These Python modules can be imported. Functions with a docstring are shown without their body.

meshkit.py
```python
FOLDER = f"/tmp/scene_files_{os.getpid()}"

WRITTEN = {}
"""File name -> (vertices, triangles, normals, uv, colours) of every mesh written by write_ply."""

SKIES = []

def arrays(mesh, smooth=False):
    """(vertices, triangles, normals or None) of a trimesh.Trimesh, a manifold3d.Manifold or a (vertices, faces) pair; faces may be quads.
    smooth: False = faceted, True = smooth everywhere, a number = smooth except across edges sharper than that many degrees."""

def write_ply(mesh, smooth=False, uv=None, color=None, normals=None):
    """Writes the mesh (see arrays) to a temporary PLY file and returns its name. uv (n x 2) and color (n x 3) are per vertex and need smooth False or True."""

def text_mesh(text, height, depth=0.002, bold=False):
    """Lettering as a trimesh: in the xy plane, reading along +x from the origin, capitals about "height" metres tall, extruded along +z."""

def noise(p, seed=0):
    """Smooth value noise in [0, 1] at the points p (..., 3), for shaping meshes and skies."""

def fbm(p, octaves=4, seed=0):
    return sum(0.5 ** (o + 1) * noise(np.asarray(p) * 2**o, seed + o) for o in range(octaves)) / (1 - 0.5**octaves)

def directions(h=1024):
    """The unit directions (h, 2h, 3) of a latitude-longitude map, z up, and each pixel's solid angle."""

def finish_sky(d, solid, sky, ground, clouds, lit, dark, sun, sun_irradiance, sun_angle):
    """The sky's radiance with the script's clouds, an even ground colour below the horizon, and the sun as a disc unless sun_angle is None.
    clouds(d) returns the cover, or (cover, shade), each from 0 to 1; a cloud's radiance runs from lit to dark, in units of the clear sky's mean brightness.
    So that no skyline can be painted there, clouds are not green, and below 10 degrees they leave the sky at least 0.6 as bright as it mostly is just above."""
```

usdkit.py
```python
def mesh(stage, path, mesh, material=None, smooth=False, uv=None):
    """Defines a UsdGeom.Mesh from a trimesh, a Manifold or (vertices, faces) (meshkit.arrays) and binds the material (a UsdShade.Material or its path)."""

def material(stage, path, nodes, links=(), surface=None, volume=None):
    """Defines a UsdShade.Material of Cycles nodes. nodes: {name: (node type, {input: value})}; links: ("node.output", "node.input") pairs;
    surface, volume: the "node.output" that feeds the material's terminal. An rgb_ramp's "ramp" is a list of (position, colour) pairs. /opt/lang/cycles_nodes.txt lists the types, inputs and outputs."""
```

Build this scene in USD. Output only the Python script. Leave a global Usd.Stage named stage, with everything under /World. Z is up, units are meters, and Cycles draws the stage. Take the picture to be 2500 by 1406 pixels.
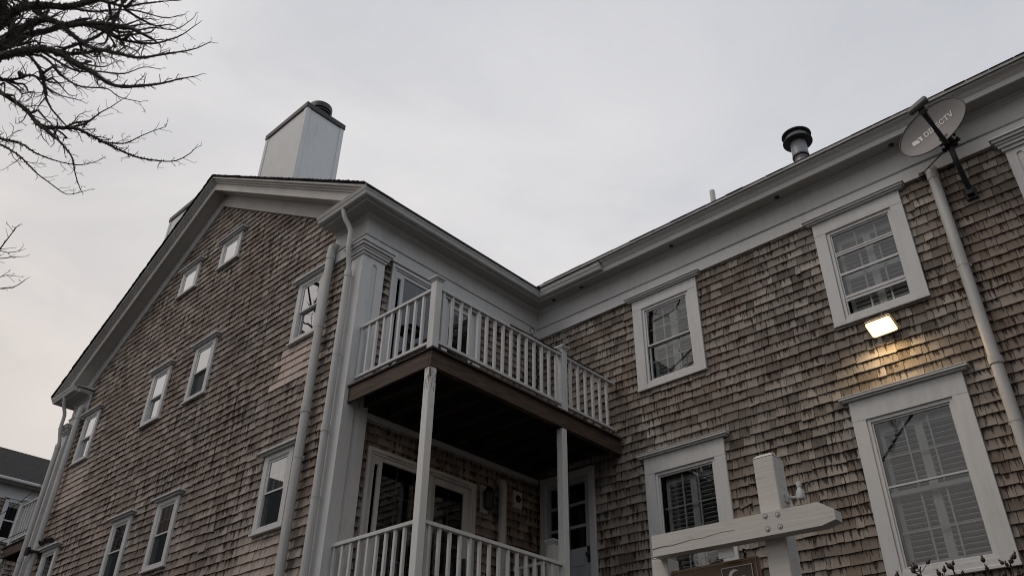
import math, random
import numpy as np, trimesh, manifold3d as mf, meshkit, usdkit
from pxr import Usd, UsdGeom, UsdLux, UsdShade, Sdf, Gf, Vt

random.seed(7)
rng = np.random.default_rng(7)
stage = Usd.Stage.CreateInMemory()
UsdGeom.SetStageUpAxis(stage, UsdGeom.Tokens.z)
UsdGeom.SetStageMetersPerUnit(stage, 1.0)
UsdGeom.Xform.Define(stage, '/World')
UsdGeom.Scope.Define(stage, '/World/Looks')

# ------------------------------------------------------------------ camera, sky, sun
EYE = np.array([8.082, -9.2, 1.6])
RIGHT = np.array([0.733043, 0.680023, 0.014729])
DOWN = np.array([-0.358472, 0.404644, -0.841285])
FWD = np.array([-0.578053, 0.611418, 0.540391])
FOCAL_PX = 2007.79
cam = UsdGeom.Camera.Define(stage, '/World/camera')
cam.CreateHorizontalApertureAttr(36.0)
cam.CreateVerticalApertureAttr(36.0 * 575 / 1024)
cam.CreateFocalLengthAttr(36.0 * FOCAL_PX / 2500)
cam.CreateClippingRangeAttr(Gf.Vec2f(0.05, 2000))
cam.CreateExposureAttr(0.0)
m4 = Gf.Matrix4d(*RIGHT, 0, *(-DOWN), 0, *(-FWD), 0, *EYE, 1)
cam.AddTransformOp().Set(m4)

SUN_DIR = np.array([-0.30, -0.45, 0.84]); SUN_DIR /= np.linalg.norm(SUN_DIR)
sun_el = math.asin(SUN_DIR[2]); sun_rot = math.atan2(SUN_DIR[0], SUN_DIR[1])
sky_mat = usdkit.material(stage, '/World/Looks/sky', {   # even overcast, a little warmer and brighter towards the low sun
    'sky': ('sky_texture', {'sky_type': 'single_scattering', 'sun_disc': False, 'sun_elevation': sun_el, 'sun_rotation': sun_rot, 'aerosol_density': 1.5}),
    'tc': ('texture_coordinate', {}), 'xyz': ('separate_xyz', {}),
    'ax': ('math', {'math_type': 'multiply', 'value2': -0.455}), 'ay': ('math', {'math_type': 'multiply_add', 'value2': -0.205}),
    'half': ('math', {'math_type': 'add', 'value2': 0.5}), 'zf': ('math', {'math_type': 'multiply_add', 'value2': -0.8, 'value3': 1.0}), 'f': ('math', {'math_type': 'multiply', 'use_clamp': True}),
    'clouds': ('rgb_ramp', {'ramp': [(0.0, (5.7, 5.9, 6.3)), (0.12, (5.8, 5.95, 6.35)), (0.18, (6.2, 6.3, 6.7)), (0.25, (7.1, 7.1, 7.35)), (0.34, (7.8, 7.65, 7.7)), (0.6, (7.7, 7.1, 6.65)), (1.0, (7.4, 6.4, 5.6))]}),
    'map': ('mapping', {'scale': (1.0, 1.0, 2.2)}), 'n': ('noise_texture', {'scale': 2.3, 'detail': 6.0, 'roughness': 0.55, 'distortion': 0.4}),
    'nr': ('rgb_ramp', {'ramp': [(0.30, (0.83, 0.845, 0.87)), (0.5, (0.985, 0.985, 0.985)), (0.70, (1.08, 1.065, 1.05))]}),
    'var': ('mix_color', {'blend_type': 'multiply', 'fac': 1.0, 'use_clamp': False}),
    'mixed': ('mix_color', {'fac': 0.95, 'use_clamp': False}),
    'bg': ('background_shader', {'strength': 0.1}),
}, [('tc.generated', 'xyz.vector'), ('xyz.x', 'ax.value1'), ('xyz.y', 'ay.value1'), ('ax.value', 'ay.value3'), ('ay.value', 'half.value1'), ('xyz.z', 'zf.value1'), ('half.value', 'f.value1'), ('zf.value', 'f.value2'),
    ('f.value', 'clouds.fac'), ('tc.generated', 'map.vector'), ('map.vector', 'n.vector'), ('n.fac', 'nr.fac'), ('clouds.color', 'var.a'), ('nr.color', 'var.b'),
    ('sky.color', 'mixed.a'), ('var.result', 'mixed.b'), ('mixed.result', 'bg.color')], surface='bg.background')
sky = UsdLux.DomeLight.Define(stage, '/World/sky')
UsdShade.MaterialBindingAPI.Apply(sky.GetPrim()).Bind(sky_mat)
sky.GetPrim().SetCustomDataByKey('kind', 'structure')
sun = UsdLux.DistantLight.Define(stage, '/World/sun')
sun.CreateNormalizeAttr(True); sun.CreateIntensityAttr(0.24); sun.CreateAngleAttr(25.0)
sun.CreateColorAttr(Gf.Vec3f(1.0, 0.86, 0.74))
zax = SUN_DIR; xax = np.cross([0, 0, 1.0], zax); xax /= np.linalg.norm(xax); yax = np.cross(zax, xax)
sun.AddTransformOp().Set(Gf.Matrix4d(*xax, 0, *yax, 0, *zax, 0, 0, 0, 30, 1))

# ------------------------------------------------------------------ helpers
class MB:
    """Collects shapes that become one mesh."""
    def __init__(self): self.v, self.f, self.n = [], [], 0
    def raw(self, v, f, M=None):
        v = np.asarray(v, float); f = np.asarray(f, int)
        if M is not None: v = v @ M[:3, :3].T + M[:3, 3]
        if f.shape[1] == 4: f = np.vstack([f[:, [0, 1, 2]], f[:, [0, 2, 3]]])
        self.v.append(v); self.f.append(f + self.n); self.n += len(v)
        return self
    def box(self, x0, x1, y0, y1, z0, z1, M=None, c=0.0):
        x0, x1 = min(x0, x1), max(x0, x1); y0, y1 = min(y0, y1), max(y0, y1); z0, z1 = min(z0, z1), max(z0, z1)
        if c:
            pts = []
            for sx, x in ((1, x0), (-1, x1)):
                for sy, y in ((1, y0), (-1, y1)):
                    for sz, z in ((1, z0), (-1, z1)):
                        pts += [(x, y + sy * c, z + sz * c), (x + sx * c, y, z + sz * c), (x + sx * c, y + sy * c, z)]
            h = trimesh.convex.convex_hull(np.array(pts))
            return self.raw(h.vertices, h.faces, M)
        v = [(x, y, z) for x in (x0, x1) for y in (y0, y1) for z in (z0, z1)]
        f = [(0, 1, 3, 2), (4, 6, 7, 5), (0, 4, 5, 1), (2, 3, 7, 6), (0, 2, 6, 4), (1, 5, 7, 3)]
        return self.raw(v, f, M)
    def add(self, mesh, M=None):
        v, f, _ = meshkit.arrays(mesh)
        return self.raw(v, f, M)
    def tube(self, pts, radii, n=8, cap=True):
        p = np.asarray(pts, float); r = np.broadcast_to(np.asarray(radii, float), (len(p),))
        t = np.gradient(p, axis=0); t /= np.maximum(np.linalg.norm(t, axis=1, keepdims=True), 1e-9)
        a = np.cross(t[0], [0.31, 0.22, 0.92]); a /= np.linalg.norm(a)
        rings = []
        ang = np.arange(n) * 2 * np.pi / n
        for i in range(len(p)):
            a = a - t[i] * (a @ t[i]); a /= np.linalg.norm(a); b = np.cross(t[i], a)
            rings.append(p[i] + r[i] * (np.cos(ang)[:, None] * a + np.sin(ang)[:, None] * b))
        v = np.vstack(rings); f = []
        for i in range(len(p) - 1):
            for k in range(n):
                k2 = (k + 1) % n
                f.append((i * n + k, i * n + k2, (i + 1) * n + k2, (i + 1) * n + k))
        self.raw(v, f)
        if cap:
            self.raw(rings[0][::-1], [(0, k, k + 1) for k in range(1, n - 1)])
            self.raw(rings[-1], [(0, k, k + 1) for k in range(1, n - 1)])
        return self
    def lathe(self, prof, at=(0, 0, 0), n=32, M=None):
        prof = np.asarray(prof, float); ang = np.arange(n) * 2 * np.pi / n
        v = np.vstack([np.c_[r * np.cos(ang), r * np.sin(ang), np.full(n, z)] for r, z in prof]) + np.asarray(at)
        f = []
        for i in range(len(prof) - 1):
            for k in range(n):
                k2 = (k + 1) % n
                f.append((i * n + k, i * n + k2, (i + 1) * n + k2, (i + 1) * n + k))
        return self.raw(v, f, M)
    def prism(self, poly, axis, a, b):
        """poly: 2D points (counter-clockwise or not) in the plane across the axis ('x': y,z; 'y': x,z; 'z': x,y), from a to b."""
        import shapely.geometry as sg
        m = trimesh.creation.extrude_polygon(sg.Polygon(poly), abs(b - a), engine='earcut')
        v = np.array(m.vertices); lo = min(a, b)
        if axis == 'z': w = np.c_[v[:, 0], v[:, 1], v[:, 2] + lo]
        elif axis == 'y': w = np.c_[v[:, 0], v[:, 2] + lo, v[:, 1]]
        else: w = np.c_[v[:, 2] + lo, v[:, 0], v[:, 1]]
        f = np.array(m.faces)
        if axis == 'y': f = f[:, ::-1]
        return self.raw(w, f)
    def sweep(self, prof, path):
        """prof: closed loop of (out, z); path: 2D points; outward is to the right of travel; mitred."""
        prof = np.asarray(prof, float); path = np.asarray(path, float); k = len(prof); rings = []
        for i in range(len(path)):
            ds = [path[j + 1] - path[j] for j in (i - 1, i) if 0 <= j < len(path) - 1]
            ns = [np.array([d[1], -d[0]]) / np.linalg.norm(d) for d in ds]
            m = sum(ns) / len(ns); m = m / (m @ ns[0])
            rings.append(np.c_[path[i][0] + prof[:, 0] * m[0], path[i][1] + prof[:, 0] * m[1], prof[:, 1]])
        f = []
        for i in range(len(path) - 1):
            for j in range(k):
                j2 = (j + 1) % k
                f.append((i * k + j, i * k + j2, (i + 1) * k + j2, (i + 1) * k + j))
        self.raw(np.vstack(rings), f)
        import shapely.geometry as sg
        vv, ff = trimesh.creation.triangulate_polygon(sg.Polygon(prof), engine='earcut')
        idx = [int(np.argmin(np.hypot(*(prof - q).T))) for q in vv]
        for ring in (rings[0], rings[-1]):
            self.raw(ring[idx], ff)
        return self

USED = {}
BASE = {}
def unique(name, parent):
    k = (parent, name); USED[k] = USED.get(k, -1) + 1
    return parent + '/' + (name if USED[k] == 0 else '%s_%03d' % (name, USED[k]))
def tag(p, label=None, cat=None, group=None, kind=None):
    prim = p.GetPrim() if hasattr(p, 'GetPrim') else p
    for k, t in (('label', label), ('category', cat), ('group', group), ('kind', kind)):
        if t: prim.SetCustomDataByKey(k, t)
def thing(name, label, cat, at=(0, 0, 0), group=None):
    path = unique(name, '/World')
    x = UsdGeom.Xform.Define(stage, path); x.AddTranslateOp().Set(Gf.Vec3d(*map(float, at)))
    BASE[path] = np.asarray(at, float); tag(x, label, cat, group)
    return path
def obj(name, mb, mat, parent='/World', smooth=False, label=None, cat=None, group=None, kind=None, pv=None):
    path = unique(name, parent)
    v, f = np.vstack(mb.v), np.vstack(mb.f)
    if pv is None and len(v) < 20000:   # weld, and drop what no face uses
        _, first, inv = np.unique(np.round(v, 5), axis=0, return_index=True, return_inverse=True); f = inv.ravel()[f]; v = v[first]
        f = f[(f[:, 0] != f[:, 1]) & (f[:, 1] != f[:, 2]) & (f[:, 0] != f[:, 2])]; use = np.unique(f); re_ = np.zeros(len(v), int); re_[use] = np.arange(len(use)); v, f = v[use], re_[f]
    top = '/'.join(path.split('/')[:3])
    if top in BASE and top != path: v = v - BASE[top]
    m = usdkit.mesh(stage, path, (v, f), mat, smooth=smooth)
    if pv:
        api = UsdGeom.PrimvarsAPI(m)
        for k, a in pv.items():
            api.CreatePrimvar(k, Sdf.ValueTypeNames.FloatArray, 'vertex').Set(Vt.FloatArray.FromNumpy(np.asarray(a, np.float32)))
    if label or cat or group or kind: tag(m, label, cat, group, kind)
    return path
def project(p):
    d = np.asarray(p, float) - EYE
    z = d @ FWD
    return np.stack([1250 + FOCAL_PX * (d @ RIGHT) / z, 703 + FOCAL_PX * (d @ DOWN) / z], -1), z
def rot(axis, ang, at=(0, 0, 0)):
    M = trimesh.transformations.rotation_matrix(ang, axis); T = np.eye(4); T[:3, 3] = at
    return T @ M
def frame(o, x, y, z):
    M = np.eye(4); M[:3, 0], M[:3, 1], M[:3, 2], M[:3, 3] = x, y, z, o
    return M

# ------------------------------------------------------------------ materials
def simple(name, col, rough=0.6, var=0.12, scale=3.0, metallic=0.0, bump=0.0, bscale=60.0, spec=0.5, stretch=(1, 1, 1)):
    c = np.array(col)
    nodes = {'g': ('geometry', {}), 'mp': ('mapping', {'scale': stretch}), 'n': ('noise_texture', {'scale': scale, 'detail': 5.0, 'roughness': 0.6}),
             'r': ('rgb_ramp', {'ramp': [(0.3, tuple(c * (1 - var))), (0.7, tuple(np.minimum(c * (1 + var), 0.95)))]}),
             'p': ('principled_bsdf', {'roughness': rough, 'metallic': metallic, 'specular_ior_level': spec})}
    links = [('g.position', 'mp.vector'), ('mp.vector', 'n.vector'), ('n.fac', 'r.fac'), ('r.color', 'p.base_color')]
    if bump:
        nodes['n2'] = ('noise_texture', {'scale': bscale, 'detail': 4.0}); nodes['b'] = ('bump', {'strength': bump, 'distance': 0.01})
        links += [('mp.vector', 'n2.vector'), ('n2.fac', 'b.height'), ('b.normal', 'p.normal')]
    return usdkit.material(stage, '/World/Looks/' + name, nodes, links, surface='p.BSDF')

def paint(name, col, dirt, amount=0.5, rough=0.55):
    """Weathered paint: soft dirt blotches and fine vertical run-off streaks."""
    c, d = np.array(col), np.array(dirt)
    return usdkit.material(stage, '/World/Looks/' + name, {
        'g': ('geometry', {}), 'mp': ('mapping', {'scale': (9, 9, 1.1)}),
        'n1': ('noise_texture', {'scale': 1.3, 'detail': 6.0, 'roughness': 0.65}), 'n2': ('noise_texture', {'scale': 2.5, 'detail': 4.0}),
        'm': ('math', {'math_type': 'multiply'}), 'rr': ('map_range', {'from_min': 0.22, 'from_max': 0.42, 'to_min': 0.0, 'to_max': amount, 'clamp': True}),
        'c': ('mix_color', {'a': tuple(c), 'b': tuple(d)}),
        'n3': ('noise_texture', {'scale': 90.0, 'detail': 2.0}), 'b': ('bump', {'strength': 0.08, 'distance': 0.004}),
        'p': ('principled_bsdf', {'roughness': rough})},
        [('g.position', 'n1.vector'), ('g.position', 'mp.vector'), ('mp.vector', 'n2.vector'), ('n1.fac', 'm.value1'), ('n2.fac', 'm.value2'), ('m.value', 'rr.value'),
         ('rr.result', 'c.fac'), ('c.result', 'p.base_color'), ('g.position', 'n3.vector'), ('n3.fac', 'b.height'), ('b.normal', 'p.normal')], surface='p.BSDF')

def shingle_material(name, dark, light, warm, clean, warmth, across=27.0, along=3.2):
    """Weathered cedar: tone per shingle, dark run-off stains below each butt, grain along the length; 'clean' marks newer shingles."""
    return usdkit.material(stage, '/World/Looks/' + name, {
        'g': ('geometry', {}), 'xyz': ('separate_xyz', {}), 'u': ('math', {'math_type': 'add'}),
        'tone': ('attribute', {'attribute': 'tone'}), 'sv': ('attribute', {'attribute': 'sv'}), 'cl': ('attribute', {'attribute': 'clean'}),
        'toff': ('math', {'math_type': 'multiply', 'value2': 0.9}),
        'us': ('math', {'math_type': 'multiply', 'value2': across}), 'zs': ('math', {'math_type': 'multiply', 'value2': along}),
        'sp': ('combine_xyz', {}), 'gp': ('combine_xyz', {}), 'ug': ('math', {'math_type': 'multiply', 'value2': 150.0}),
        'ns': ('noise_texture', {'scale': 1.0, 'detail': 3.0, 'roughness': 0.6}),
        'ng': ('noise_texture', {'scale': 1.0, 'detail': 3.0, 'roughness': 0.6}),
        'nl': ('noise_texture', {'scale': 0.55, 'detail': 3.0, 'roughness': 0.55}),
        'nw': ('noise_texture', {'scale': 0.8, 'detail': 4.0, 'roughness': 0.6}),
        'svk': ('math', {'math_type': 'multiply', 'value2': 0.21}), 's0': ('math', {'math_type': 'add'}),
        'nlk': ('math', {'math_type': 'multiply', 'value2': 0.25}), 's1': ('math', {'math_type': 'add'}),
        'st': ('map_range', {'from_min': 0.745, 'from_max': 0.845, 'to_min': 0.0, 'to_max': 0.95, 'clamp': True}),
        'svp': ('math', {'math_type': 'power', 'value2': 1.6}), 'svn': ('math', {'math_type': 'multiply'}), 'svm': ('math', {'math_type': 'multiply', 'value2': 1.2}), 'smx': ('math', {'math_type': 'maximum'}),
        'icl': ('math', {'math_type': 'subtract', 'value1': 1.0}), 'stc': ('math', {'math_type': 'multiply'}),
        'base': ('rgb_ramp', {'ramp': [(0.0, dark), (1.0, light)]}),
        'wf': ('map_range', {'from_min': 0.42, 'from_max': 0.66, 'to_min': 0.0, 'to_max': warmth, 'clamp': True}),
        'bw': ('mix_color', {'b': warm}), 'bc': ('mix_color', {'b': clean}),
        'gr': ('rgb_ramp', {'ramp': [(0.25, (0.72, 0.72, 0.72)), (0.75, (1.1, 1.1, 1.1))]}),
        'bg': ('mix_color', {'blend_type': 'multiply', 'fac': 1.0}),
        'fin': ('mix_color', {'b': (0.026, 0.018, 0.013)}),
        'ld': ('rgb_ramp', {'ramp': [(0.30, (0.62, 0.60, 0.58)), (0.5, (0.95, 0.95, 0.95)), (0.7, (1.12, 1.12, 1.12))]}), 'nb': ('noise_texture', {'scale': 1.1, 'detail': 5.0, 'roughness': 0.65}), 'bl': ('mix_color', {'blend_type': 'multiply', 'fac': 1.0}),
        'bp': ('bump', {'strength': 0.25, 'distance': 0.006}),
        'p': ('principled_bsdf', {'roughness': 0.85, 'specular_ior_level': 0.25})},
        [('g.position', 'xyz.vector'), ('xyz.x', 'u.value1'), ('xyz.y', 'u.value2'), ('u.value', 'us.value1'), ('xyz.z', 'zs.value1'),
         ('us.value', 'sp.x'), ('zs.value', 'sp.z'), ('sp.vector', 'ns.vector'),
         ('u.value', 'ug.value1'), ('ug.value', 'gp.x'), ('zs.value', 'gp.z'), ('tone.fac', 'toff.value1'), ('gp.vector', 'ng.vector'),
         ('g.position', 'nl.vector'), ('g.position', 'nw.vector'),
         ('sv.fac', 'svk.value1'), ('ns.fac', 's0.value1'), ('svk.value', 's0.value2'), ('nl.fac', 'nlk.value1'), ('s0.value', 's1.value1'), ('nlk.value', 's1.value2'),
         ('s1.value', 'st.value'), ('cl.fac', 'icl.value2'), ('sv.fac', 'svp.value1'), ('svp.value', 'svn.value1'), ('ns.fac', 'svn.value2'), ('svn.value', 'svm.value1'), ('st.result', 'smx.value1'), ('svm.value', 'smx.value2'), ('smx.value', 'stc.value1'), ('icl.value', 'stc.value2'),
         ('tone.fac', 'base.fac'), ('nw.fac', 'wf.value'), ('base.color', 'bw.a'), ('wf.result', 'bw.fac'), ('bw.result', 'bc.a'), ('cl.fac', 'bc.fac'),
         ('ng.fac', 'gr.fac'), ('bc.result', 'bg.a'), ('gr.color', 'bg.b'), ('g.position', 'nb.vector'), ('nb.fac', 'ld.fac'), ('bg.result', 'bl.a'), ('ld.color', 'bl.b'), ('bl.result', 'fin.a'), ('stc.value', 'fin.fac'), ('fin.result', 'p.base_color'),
         ('ng.fac', 'bp.height'), ('bp.normal', 'p.normal')], surface='p.BSDF')

def glass_material(name, surfaces, tint=(1, 1, 1)):
    """A window of several glass surfaces: what one reflects by Fresnel, taken that many times."""
    return usdkit.material(stage, '/World/Looks/' + name, {
        'f': ('fresnel', {'IOR': 1.52}), 'i': ('math', {'math_type': 'subtract', 'value1': 1.0}), 'w': ('math', {'math_type': 'power', 'value2': float(surfaces)}), 'r': ('math', {'math_type': 'subtract', 'value1': 1.0}),
        't': ('transparent_bsdf', {'color': tint}), 'g': ('glossy_bsdf', {'color': (0.95, 0.97, 1.0), 'roughness': 0.0}), 'm': ('mix_closure', {})},
        [('f.fac', 'i.value2'), ('i.value', 'w.value1'), ('w.value', 'r.value2'), ('r.value', 'm.fac'), ('t.BSDF', 'm.closure1'), ('g.BSDF', 'm.closure2')], surface='m.closure')

M = {}
M['paint'] = paint('white_paint', (0.54, 0.555, 0.56), (0.36, 0.35, 0.33), 0.35)
M['rake_paint'] = simple('rake_paint', (0.46, 0.455, 0.44), 0.6, 0.12, 2.0)
M['pvc'] = paint('downspout_paint', (0.46, 0.465, 0.46), (0.32, 0.305, 0.28), 0.45, 0.45)
M['soffit'] = paint('shaded_soffit_paint', (0.36, 0.35, 0.335), (0.24, 0.225, 0.2), 0.5)  # the white trim paint again, darkened so eave shade sits in its colour
M['peeling'] = usdkit.material(stage, '/World/Looks/peeling_paint', {
    'g': ('geometry', {}), 'mp': ('mapping', {'scale': (30, 30, 4)}), 'n': ('noise_texture', {'scale': 1.4, 'detail': 6.0, 'roughness': 0.7}),
    'xyz': ('separate_xyz', {}), 'hz': ('map_range', {'from_min': 5.2, 'from_max': 5.8, 'to_min': -0.2, 'to_max': 0.0, 'clamp': True}), 'ad': ('math', {'math_type': 'add'}),
    'r': ('map_range', {'from_min': 0.50, 'from_max': 0.54, 'clamp': True}), 'c': ('mix_color', {'a': (0.6, 0.61, 0.6), 'b': (0.09, 0.07, 0.05)}),
    'p': ('principled_bsdf', {'roughness': 0.6})},
    [('g.position', 'mp.vector'), ('mp.vector', 'n.vector'), ('g.position', 'xyz.vector'), ('xyz.z', 'hz.value'), ('n.fac', 'ad.value1'), ('hz.result', 'ad.value2'), ('ad.value', 'r.value'), ('r.result', 'c.fac'), ('c.result', 'p.base_color')], surface='p.BSDF')
M['shingle'] = shingle_material('cedar_shingle', (0.14, 0.124, 0.108), (0.44, 0.408, 0.37), (0.23, 0.172, 0.132), (0.45, 0.375, 0.335), 0.65)
M['shingle_gable'] = shingle_material('cedar_shingle_gable', (0.18, 0.158, 0.142), (0.47, 0.42, 0.38), (0.275, 0.20, 0.162), (0.60, 0.51, 0.46), 0.55, 15.0, 1.9)
M['sheathing'] = simple('wall_sheathing', (0.03, 0.025, 0.02), 0.9)
M['roof'] = simple('asphalt_shingle', (0.03, 0.03, 0.032), 0.95, 0.3, 6.0, spec=0.1)
M['roof_light'] = simple('grey_asphalt_shingle', (0.14, 0.14, 0.145), 0.95, 0.3, 6.0, spec=0.1)
M['roof_grey'] = simple('grey_roof_edge', (0.34, 0.34, 0.35), 0.8, 0.2, 8.0)
M['glass'] = glass_material('window_glass', 5)
M['storm'] = glass_material('storm_glass', 2, (0.88, 0.9, 0.9))
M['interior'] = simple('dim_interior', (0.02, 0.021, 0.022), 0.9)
M['curtain'] = simple('grey_curtain', (0.16, 0.17, 0.17), 0.9, 0.3, 10, stretch=(6, 6, 0.3))
M['screen'] = usdkit.material(stage, '/World/Looks/insect_screen', {'t': ('transparent_bsdf', {'color': (1, 1, 1)}), 'd': ('diffuse_bsdf', {'color': (0.016, 0.018, 0.019)}), 'm': ('mix_closure', {'fac': 0.75})}, [('t.BSDF', 'm.closure1'), ('d.BSDF', 'm.closure2')], surface='m.closure')
M['louver'] = simple('shutter_white', (0.60, 0.62, 0.61), 0.45, 0.06)
M['beam'] = simple('brown_stained_wood', (0.052, 0.032, 0.022), 0.75, 0.65, 3.0, bump=0.3, bscale=25, stretch=(1.2, 1.2, 9))
M['deck'] = simple('deck_wood', (0.03, 0.024, 0.02), 0.85, 0.4, 4.0)
M['chimney_side'] = paint('chimney_panel', (0.53, 0.55, 0.56), (0.40, 0.40, 0.39), 0.5, 0.45)
M['black'] = simple('black_metal', (0.012, 0.012, 0.014), 0.5, 0.2, 6)
M['bronze'] = simple('dark_bronze', (0.03, 0.024, 0.018), 0.5, 0.2, 6)
M['galv'] = simple('galvanised_pipe', (0.20, 0.21, 0.23), 0.45, 0.2, 7, metallic=0.4)
M['dish'] = simple('dish_grey', (0.105, 0.105, 0.11), 0.5, 0.08, 4)
M['letter'] = simple('logo_white', (0.60, 0.60, 0.60), 0.5, 0.03)
M['door_blue'] = paint('door_paint', (0.36, 0.40, 0.44), (0.25, 0.25, 0.25), 0.4)
M['sign_white'] = usdkit.material(stage, '/World/Looks/painted_post', {
    'g': ('geometry', {}), 'mp': ('mapping', {'scale': (3, 8, 40)}), 'n': ('noise_texture', {'scale': 1.2, 'detail': 6.0, 'roughness': 0.65, 'distortion': 0.6}),
    'r': ('rgb_ramp', {'ramp': [(0.28, (0.27, 0.25, 0.22)), (0.37, (0.50, 0.49, 0.465)), (0.7, (0.56, 0.55, 0.525))]}),
    'b': ('bump', {'strength': 0.35, 'distance': 0.006}), 'p': ('principled_bsdf', {'roughness': 0.6})},
    [('g.position', 'mp.vector'), ('mp.vector', 'n.vector'), ('n.fac', 'r.fac'), ('r.color', 'p.base_color'), ('n.fac', 'b.height'), ('b.normal', 'p.normal')], surface='p.BSDF')
M['bright'] = simple('bright_white', (0.82, 0.83, 0.83), 0.5, 0.02)
M['sign_brown'] = simple('sign_board', (0.13, 0.075, 0.04), 0.5, 0.25, 3, stretch=(1, 1, 8))
M['sign_gold'] = simple('sign_line', (0.35, 0.24, 0.12), 0.5, 0.1)
M['sign_dark'] = simple('sign_inset', (0.075, 0.05, 0.03), 0.5, 0.2, 6)
M['bark'] = simple('oak_bark', (0.05, 0.043, 0.037), 0.9, 0.4, 20, bump=0.4)
M['twig'] = simple('twig_bark', (0.045, 0.038, 0.034), 0.9, 0.3, 20)
M['moss'] = simple('lichen_moss', (0.05, 0.052, 0.03), 0.95, 0.4, 15)
M['stem'] = simple('rose_stem', (0.05, 0.045, 0.035), 0.8, 0.3, 30)
M['hip'] = simple('rose_hip', (0.035, 0.014, 0.012), 0.6, 0.3, 40)
M['ground'] = simple('asphalt_ground', (0.045, 0.043, 0.04), 0.95, 0.3, 2.0, bump=0.2)
M['cable'] = simple('black_cable', (0.01, 0.01, 0.01), 0.6)
M['lamp_lens'] = usdkit.material(stage, '/World/Looks/lit_lens', {'e': ('emission', {'color': (1.0, 0.70, 0.36), 'strength': 95.0})}, [], surface='e.emission')
M['lamp_edge'] = usdkit.material(stage, '/World/Looks/lens_edge', {'e': ('emission', {'color': (1.0, 0.66, 0.30), 'strength': 2.0})}, [], surface='e.emission')

# ------------------------------------------------------------------ the setting
g = MB(); g.box(-260, 260, -260, 260, -0.3, 0.0)
obj('ground', g, M['ground'], kind='structure')

YG, XL, RIDGE, SL = -3.70, -10.03, -5.05, 0.594
WALLS = {  # nominal face planes: u along the wall, o outwards, z up
    'R': lambda u, o, z: (u, -o, z),
    'G': lambda u, o, z: (u, YG - o, z),
    'B': lambda u, o, z: (o, u, z),
    'F': lambda u, o, z: (-18.0 + o, u, z),
}
def wbox(mb, wall, u0, u1, o0, o1, z0, z1, c=0.0):
    a, b = WALLS[wall](u0, o0, z0), WALLS[wall](u1, o1, z1)
    return mb.box(a[0], b[0], a[1], b[1], a[2], b[2], c=c)
def wquad(mb, wall, u0, u1, o, z0, z1):
    W = WALLS[wall]
    v = [W(u0, o, z0), W(u1, o, z0), W(u1, o, z1), W(u0, o, z1)]
    return mb.raw(v, [(0, 1, 2, 3)] if wall in 'RG' else [(0, 1, 2, 3)])

house = thing('gabled_house', 'tall brown shingled house with a white trimmed gable and metal capped chimneys', 'house', (-5, -3.7, 0))
wing = thing('house_wing', 'shingled house wing with shuttered windows running right from the balcony corner', 'house', (3.5, 0, 0))

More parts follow.
